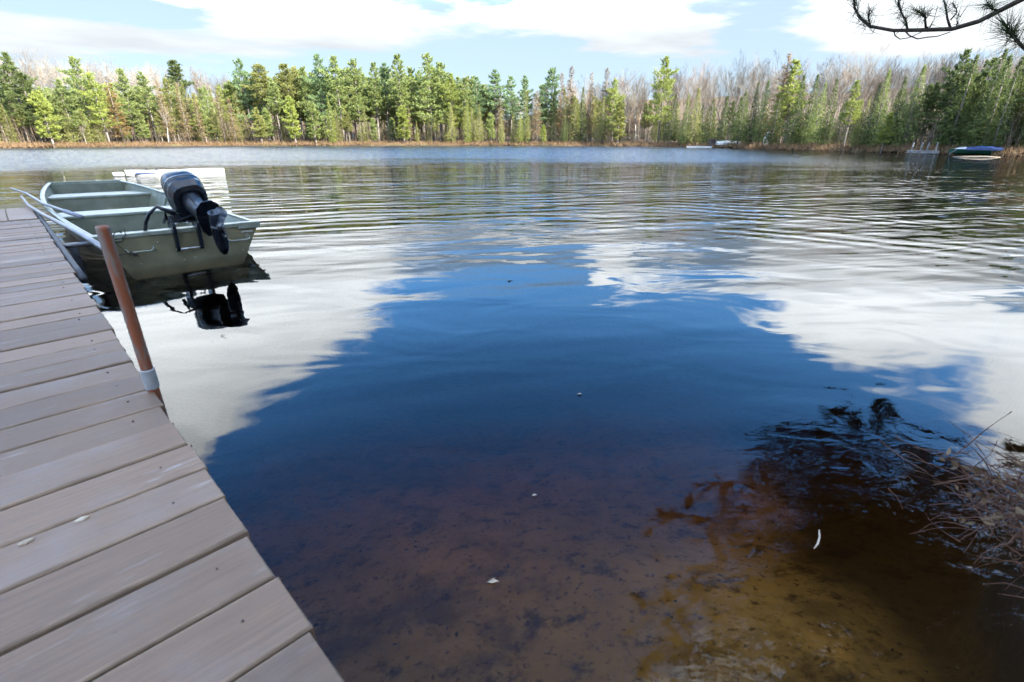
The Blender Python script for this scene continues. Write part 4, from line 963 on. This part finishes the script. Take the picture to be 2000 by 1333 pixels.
# ------------------------------------------------------------------ red pines on the near bank at right; the nearest reaches over the water
def needles(b, p, d, L, n, rg_, spread=.75, wd=.0022):
    for _ in range(n):
        q = (d * rg_.uniform(.25, 1.1) + Vector((rg_.gauss(0, spread), rg_.gauss(0, spread), rg_.gauss(0, spread)))).normalized(); l_ = L * rg_.uniform(.7, 1.1); s2 = q.orthogonal().normalized(); s2.rotate(Matrix.Rotation(rg_.uniform(0, 3.14), 3, q)); o0 = p + d * rg_.uniform(-.06, .03)
        b.poly([o0 - s2 * wd, o0 + s2 * wd, o0 + q * l_])
def near_pine(label, x, y, h, rad, base, seed, dens, low=None):
    rg_ = random.Random(seed); z0 = gz(x, y) - .1; root = link('red_pine_tree', None); root.location = (x, y, z0); tag(root, label, 'tree', 'pines of the near bank')
    tk = MB(); tk.tube([(rg_.gauss(0, .03) * i, rg_.gauss(0, .03) * i, h * i / 9) for i in range(10)], [.19 * (1 - i / 10) + .025 for i in range(10)], 12); tk.obj('trunk', M['bark_near'], root, smooth=True)
    br = MB(); nd = MB(); z = h * base
    while z < h:
        f_ = (z - h * base) / (h * (1 - base)); nb = rg_.choice((3, 4, 4)); a0 = rg_.uniform(0, 6.28)
        for k in range(nb):
            a = a0 + k * 6.283 / nb + rg_.gauss(0, .3); l_ = rad * (1 - f_ * .75) * rg_.uniform(.6, 1.1) * (.7 + .3 * min(1, f_ * 4)); d = Vector((math.cos(a), math.sin(a), .12 + .55 * f_)).normalized(); p0 = Vector((0, 0, z)); mid = p0 + d * l_ * .55 + Vector((0, 0, -.05 * l_)); tip = p0 + d * l_ + Vector((0, 0, .12 * l_))
            br.tube([p0, mid, tip], [.05 * (1 - f_) + .015, .022, .008], 5, cap=False)
            for j in range(int(dens * l_)):
                g = rg_.uniform(.35, 1); q = (p0.lerp(mid, g / .55) if g < .55 else mid.lerp(tip, (g - .55) / .45)); sd_ = (d.cross(Vector((0, 0, 1))) * rg_.choice((-1, 1)) * rg_.uniform(.3, 1) + d * .6 + Vector((0, 0, rg_.uniform(0, .5)))).normalized(); l2 = rg_.uniform(.15, .75) * (1.15 - .6 * g); e_ = q + sd_ * l2
                br.tube([q, q.lerp(e_, .5) + Vector((0, 0, -.03)), e_], [.008, .006, .004], 3, cap=False)
                needles(nd, e_, sd_, .15, 28, rg_, .6, .0075); needles(nd, q.lerp(e_, .6), sd_, .14, 16, rg_, .7, .0075)
        z += rg_.uniform(.38, .7)
    br.obj('branch', M['twig_near'], root, fixn=False); nd.obj('crown', M['needle_near'], root, fixn=False)
    return root, z0
near1, z1 = near_pine('red pine at the right edge whose needled bough hangs into the top corner', 4.4, 3.0, 12.5, 4.6, .24, 71, 21)
near_pine('second red pine along the near right bank, just outside the frame', 8.6, 5.6, 12.5, 3.8, .27, 72, 8)
near_pine('red pine nearest the viewer on the right bank, shading the dock', 2.9, .3, 11.5, 3.9, .27, 73, 20)
# the wood behind the viewer that keeps the landing in shade
rgw = random.Random(77)
WOOD = [(-4.5, 0, 'leftmost'), (-2.6, 1.4, 'second'), (-.8, -.4, 'third'), (.8, 1.2, 'fourth'), (2.4, 0, 'fifth'), (4.0, 1.3, 'sixth'), (5.7, -.2, 'seventh'), (7.4, 1.2, 'eighth'), (9.2, 0, 'last')]
for tq, kq, nm in WOOD:
    xq, yq = 9.6 + .53 * tq + .848 * kq, -5.0 + .848 * tq - .53 * kq
    o_ = tree_at(xq, yq, gz(xq, yq) - .1, rgw.uniform(14.5, 16.5), 'white_pine', 'green', rgw); o_.scale = (1.5, 1.5, o_.scale[2])
    tag(o_, f'{nm} white pine in the row behind the viewer that shades the dock', 'tree', 'wood behind the viewer')
# the bough in the corner
RB = 4.7
def C(x, y, r_=RB): return atr(1600 + x / 5, y / 5, r_) - near1.location
bo = MB(); nd = MB(); rg_ = random.Random(9)
trunkp = Vector((0, 0, 2.9)); main = [trunkp, trunkp.lerp(C(2350, -190), .5) + Vector((0, 0, .12)), C(2350, -190), C(1960, 5), C(1560, 210), C(1300, 285), C(1000, 296), C(720, 300), C(500, 260), C(400, 180), C(345, 80), C(335, -60), C(350, -200)]
bo.tube(main, [.05, .034, .024, .0155, .014, .013, .012, .0105, .0095, .0085, .0075, .006, .005], 8)
def twig(pts, tufts, r0=.0075, n=42, L=.135):
    ps = [C(*p) for p in pts]; bo.tube(ps, [r0 * (1 - .5 * i / len(ps)) for i in range(len(ps))], 5)
    for (tx, ty, tr_) in tufts:
        c_ = C(tx, ty, tr_); d = (ps[-1] - ps[-2]).normalized(); needles(nd, c_, d, L, n, rg_, .55, .0016)
r2 = RB
twig([(860, 290), (850, 220), (800, 120), (775, 20), (770, -60, r2 + .05)], [(775, 20, r2), (790, 110, r2), (840, 200, r2), (770, -60, r2 + .05)])
twig([(1040, 275), (1030, 150, r2 - .04), (1000, 130, r2 - .06), (960, 110, r2 - .1)], [(960, 110, r2 - .1), (1000, 160, r2 - .06), (1035, 135, r2)])
twig([(1280, 275), (1250, 180), (1240, 100), (1215, -10, r2 + .1)], [(1240, 90, r2), (1215, -10, r2 + .1)], n=30)
twig([(1280, 200), (1340, 130), (1340, 90), (1300, 30)], [(1340, 100, r2)], .005, 20)
twig([(490, 250), (485, 170), (492, 100, r2 - .05)], [(490, 110, r2 - .05), (480, 180, r2)], .005, 26)
twig([(840, 305), (880, 350), (960, 382), (1050, 366), (1150, 358), (1280, 315)], [], .005)
twig([(730, 300), (740, 350), (790, 385), (880, 370), (1000, 315)], [], .0042)
twig([(1040, 270), (1080, 265), (1115, 205)], [(1115, 205, r2)], .005, 10)
twig([(1330, 280), (1350, 230), (1345, 200)], [(1345, 200, r2)], .005, 16)
for (tx, ty) in ((345, 60), (350, 0), (375, 130), (430, 215), (500, 255), (345, -90), (350, -200)):
    needles(nd, C(tx, ty), (C(345, 0) - C(400, 180)).normalized(), .135, 34, rg_, .6, .0016)
twig([(1900, 40, r2), (1780, 98, r2 - .1), (1700, 95, r2 - .2), (1640, 55, r2 - .3)], [(1640, 50, r2 - .3), (1690, 90, r2 - .2)], .006, 60, .17)
twig([(2350, 300, 4.4), (2120, 560, 4.2), (1990, 465, 4.1), (1910, 375, 4.1), (1850, 290, 4.1)], [(1850, 290, 4.1), (1880, 330, 4.1), (1860, 300, 4.1), (1930, 400, 4.1)], .011, 60, .17)
bo.tube([trunkp + Vector((0, 0, -.35)), C(2350, 300, 4.4)], [.035, .013], 6)
def RP(x, y, r_):                        # the place whose mirror image stands at that spot of the water
    d = ray(x, y); hy = math.hypot(d.x, d.y); r_ = max(r_, 2.5 / (-d.z / hy - .19)); k = r_ / hy; return Vector((d.x * k, d.y * k, -(H + d.z * k))) - near1.location
def limb(targets, r0, tn, side=.55, n=34, wd=.003):
    ps = [RP(*q) for q in targets]; root_ = Vector((0, 0, max(3.0, ps[0].z * .9))); pts = [root_, root_.lerp(ps[0], .5) + Vector((0, 0, .08))] + ps
    bo.tube(pts, [r0 * (1 - .8 * i / len(pts)) for i in range(len(pts))], 6)
    for k in range(tn):
        g = rg_.uniform(.12, 1) ** .8 * (len(pts) - 2) + .9; i = min(int(g), len(pts) - 2); q = pts[i].lerp(pts[i + 1], min(1, g - i)); ax = (pts[i + 1] - pts[i]).normalized()
        sd_ = (ax.cross(Vector((0, 0, 1))) * rg_.uniform(-1, 1) + ax * .5 + Vector((0, 0, rg_.uniform(-.1, .7)))).normalized(); e_ = q + sd_ * rg_.uniform(.1, side)
        bo.tube([q, q.lerp(e_, .5) + Vector((0, 0, -.025)), e_], [.006, .005, .0035], 4, cap=False); needles(nd, e_, sd_, .16, n, rg_, .5, wd); needles(nd, q.lerp(e_, .55), sd_, .14, n // 2, rg_, .6, wd)
limb([(1850, 905, 5.6), (1700, 880, 5.9), (1580, 850, 6.1), (1470, 872, 6.2)], .034, 64, .5, 60, .0055)
limb([(1800, 880, 5.7), (1700, 820, 6.0), (1650, 790, 6.2), (1640, 782, 6.3)], .026, 34, .38, 60, .0055)
limb([(1790, 850, 5.7), (1730, 800, 6.0), (1718, 768, 6.1)], .02, 14, .22, 60, .0055)
limb([(1900, 940, 5.4), (1850, 880, 5.6), (1790, 845, 5.8)], .024, 26, .5, 60, .0055)
for tx, ty, tr2 in ((1270, 1000, 5.4), (1390, 940, 5.8), (1500, 930, 5.9), (1590, 920, 5.7), (1250, 1160, 5.0), (1330, 1080, 5.3), (1430, 1030, 5.5), (1540, 1010, 5.4), (1650, 970, 5.2), (1740, 960, 5.0), (1260, 1270, 4.6), (1380, 1180, 4.9),
                    (1480, 1130, 5.0), (1600, 1090, 4.9), (1700, 1060, 4.7), (1800, 1030, 4.6), (1450, 1260, 4.5), (1560, 1210, 4.5), (1680, 1180, 4.4), (1790, 1150, 4.3), (1900, 1110, 4.2), (1600, 1320, 4.1), (1740, 1290, 4.0), (1880, 1250, 3.9), (1990, 1180, 4.0)):
    limb([(tx * .55 + 1950 * .45, ty * .8 + 1150 * .2, tr2 * .95), (tx, ty, tr2)], .02, 46, .65, 40, .0055)
bo.obj('bough', M['twig_near'], near1, smooth=True); nd.obj('needles', M['needle_near'], near1, fixn=False)

# ------------------------------------------------------------------ shrub and dry stems on the near bank
rg = random.Random(23)
sh0 = onz(1990, 1100, .0); shrub = link('bank_shrub', None); shrub.location = (sh0.x + .17, sh0.y + .02, .0)
tag(shrub, 'tangle of reddish dry stems and russet leaves at the right water edge', 'shrub')
st = MB(); lf = MB()
def leaf(b_, p, d, L, w_):
    s2 = d.cross(Vector((rg.gauss(0, 1), rg.gauss(0, 1), rg.gauss(0, 1)))).normalized(); n_ = d.cross(s2) * w_ * .3
    b_.poly([p, p + d * L * .45 + s2 * w_ + n_, p + d * L]); b_.poly([p, p + d * L, p + d * L * .45 - s2 * w_ + n_])
for k in range(800):
    p = Vector((rg.gauss(.05, .11), rg.gauss(.0, .15), rg.uniform(-.03, .10))); a = rg.uniform(0, 6.283); d = Vector((math.cos(a) * .8 - .25, math.sin(a) * .8 + .05, rg.uniform(-.15, .9))).normalized(); L = rg.uniform(.07, .24); pts = [p]; dd = d
    for j in range(4): dd = (dd + Vector((rg.gauss(0, .22), rg.gauss(0, .22), rg.gauss(-.10, .16)))).normalized(); pts.append(pts[-1] + dd * L / 4)
    st.tube(pts, [rg.uniform(.0008, .0026) * (1 - .15 * j) for j in range(5)], 4, cap=False)
for px2, py2, r_ in ((1745, 855, 0), (1830, 880, 0), (1905, 920, 0), (1960, 930, 0), (1870, 960, 0), (1990, 900, 0), (1925, 1010, 0), (1850, 1010, 0)):
    tip = onz(px2, py2, rg.uniform(.16, .30)); 
    k = .75 if False else 1; tip = Vector((tip.x, tip.y, tip.z)) - shrub.location; p = Vector((rg.gauss(.0, .05), rg.gauss(0, .06), .02)); mid = p.lerp(tip, .5) + Vector((rg.gauss(0, .015), rg.gauss(0, .015), .04)); pts = [p, p.lerp(mid, .5) + Vector((0, 0, .015)), mid, mid.lerp(tip, .5) + Vector((0, 0, .01)), tip]
    st.tube(pts, [.0018, .0016, .0014, .0012, .0008], 5, cap=False)
    for j in range(9):
        g = rg.uniform(.45, 1); q = mid.lerp(tip, (g - .45) / .55); d = ((tip - mid).normalized() * .7 + Vector((rg.gauss(0, .6), rg.gauss(0, .6), rg.gauss(.3, .4)))).normalized(); leaf(lf, q, d, rg.uniform(.018, .034), rg.uniform(.005, .009))
st.obj('stem', M['twig_red'], shrub, fixn=False); lf.obj('leaves', M['leaf_red'], shrub, fixn=False)

# ------------------------------------------------------------------ litter on the lake bed, flecks on the surface
rg = random.Random(31); b = MB()
for k in range(1500):
    x_ = rg.uniform(-1.6, 2.2); y_ = rg.uniform(.3, 3.6)
    if mnoise.noise(Vector((x_ * 1.7, y_ * 1.7, 4.0))) + rg.gauss(0, .2) < .18: continue
    if lake_sd(np.array([x_]), np.array([y_]))[0] > -.1: continue
    z_ = gz(x_, y_) + .035 + rg.uniform(0, .01); a = rg.uniform(0, 6.28); L = rg.uniform(.003, .014); w_ = L * rg.uniform(.15, .6); d = Vector((math.cos(a), math.sin(a), rg.gauss(0, .15))); s2 = Vector((-math.sin(a), math.cos(a), rg.gauss(0, .2))); p = Vector((x_, y_, z_))
    b.poly([p - d * L, p - s2 * w_, p + d * L, p + s2 * w_ + Vector((0, 0, .004))])
stuff(b.obj('leaf_litter', M['litter'], fixn=False), 'dark sunken leaf scraps on the sandy lake bed', 'leaf litter')
q = [onz(x_, y_, .004) for x_, y_ in ((1600, 1036), (1601, 1050), (1597, 1063), (1590, 1072))]
b = MB(); b.tube(q, [.002, .003, .0028, .0015], 6); tag(b.obj('floating_twig', M['dryleaf'], smooth=True), 'pale curved twig afloat over the brown lake bed', 'twig')
for nm, x_, y_, L in (('pale split leaf scrap afloat in the bottom middle of the water', 963, 1137, .016), ('tiny pale leaf fleck afloat right of the water middle', 1043, 968, .010), ('dark leaf fleck afloat on the blue reflection', 996, 549, .03), ('small pale fleck afloat above the rusty reflections', 1132, 770, .012)):
    p = onz(x_, y_, .004); b = MB(); b.poly([p + Vector((-L, 0, 0)), p + Vector((-.2 * L, -.35 * L, .002)), p + Vector((L, .1 * L, .001)), p + Vector((.1 * L, .4 * L, .003))]); b.poly([p + Vector((-L * .8, .3 * L, .001)), p + Vector((.1 * L, .42 * L, .0035)), p + Vector((L * .3, L * .8, .002))])
    tag(b.obj('floating_leaf', M['litter'] if 'dark' in nm else M['dryleaf'], fixn=False), nm, 'leaf')

# trees that would share a label are counted from the left
dup = {}
for o_ in sc.objects:
    if o_.parent is None and o_.get('category') == 'tree': dup.setdefault(o_['label'], []).append(o_)
for lb, os_ in dup.items():
    if len(os_) > 1:
        for i_, o_ in enumerate(sorted(os_, key=lambda q: math.atan2(q.location.x, q.location.y))): o_['label'] = f'{lb}, {ORD[i_]} from left'

for nm, x_, y_, L in (('pale oval splotch on the dock plank nearest the left edge', 50, 1058, .011), ('pale oval splotch on the dock plank, right of its twin', 160, 1013, .011)):
    p = onz(x_, y_, DOCK_Z + .0035); b = MB(); n_ = 12; ring_ = [(p + ea * (L * .62 * math.sin(k * 6.283 / n_) * (1 + .2 * math.sin(3 * k))) + et * (L * (1 + .15 * math.cos(2 * k)) * math.cos(k * 6.283 / n_))) for k in range(n_)]
    b.loft([[q - Vector((0, 0, .004)) for q in ring_], ring_, [p.lerp(q, .6) + Vector((0, 0, .0012)) for q in ring_]]); tag(b.obj('pale_splotch', M['dryleaf']), nm, 'splotch')
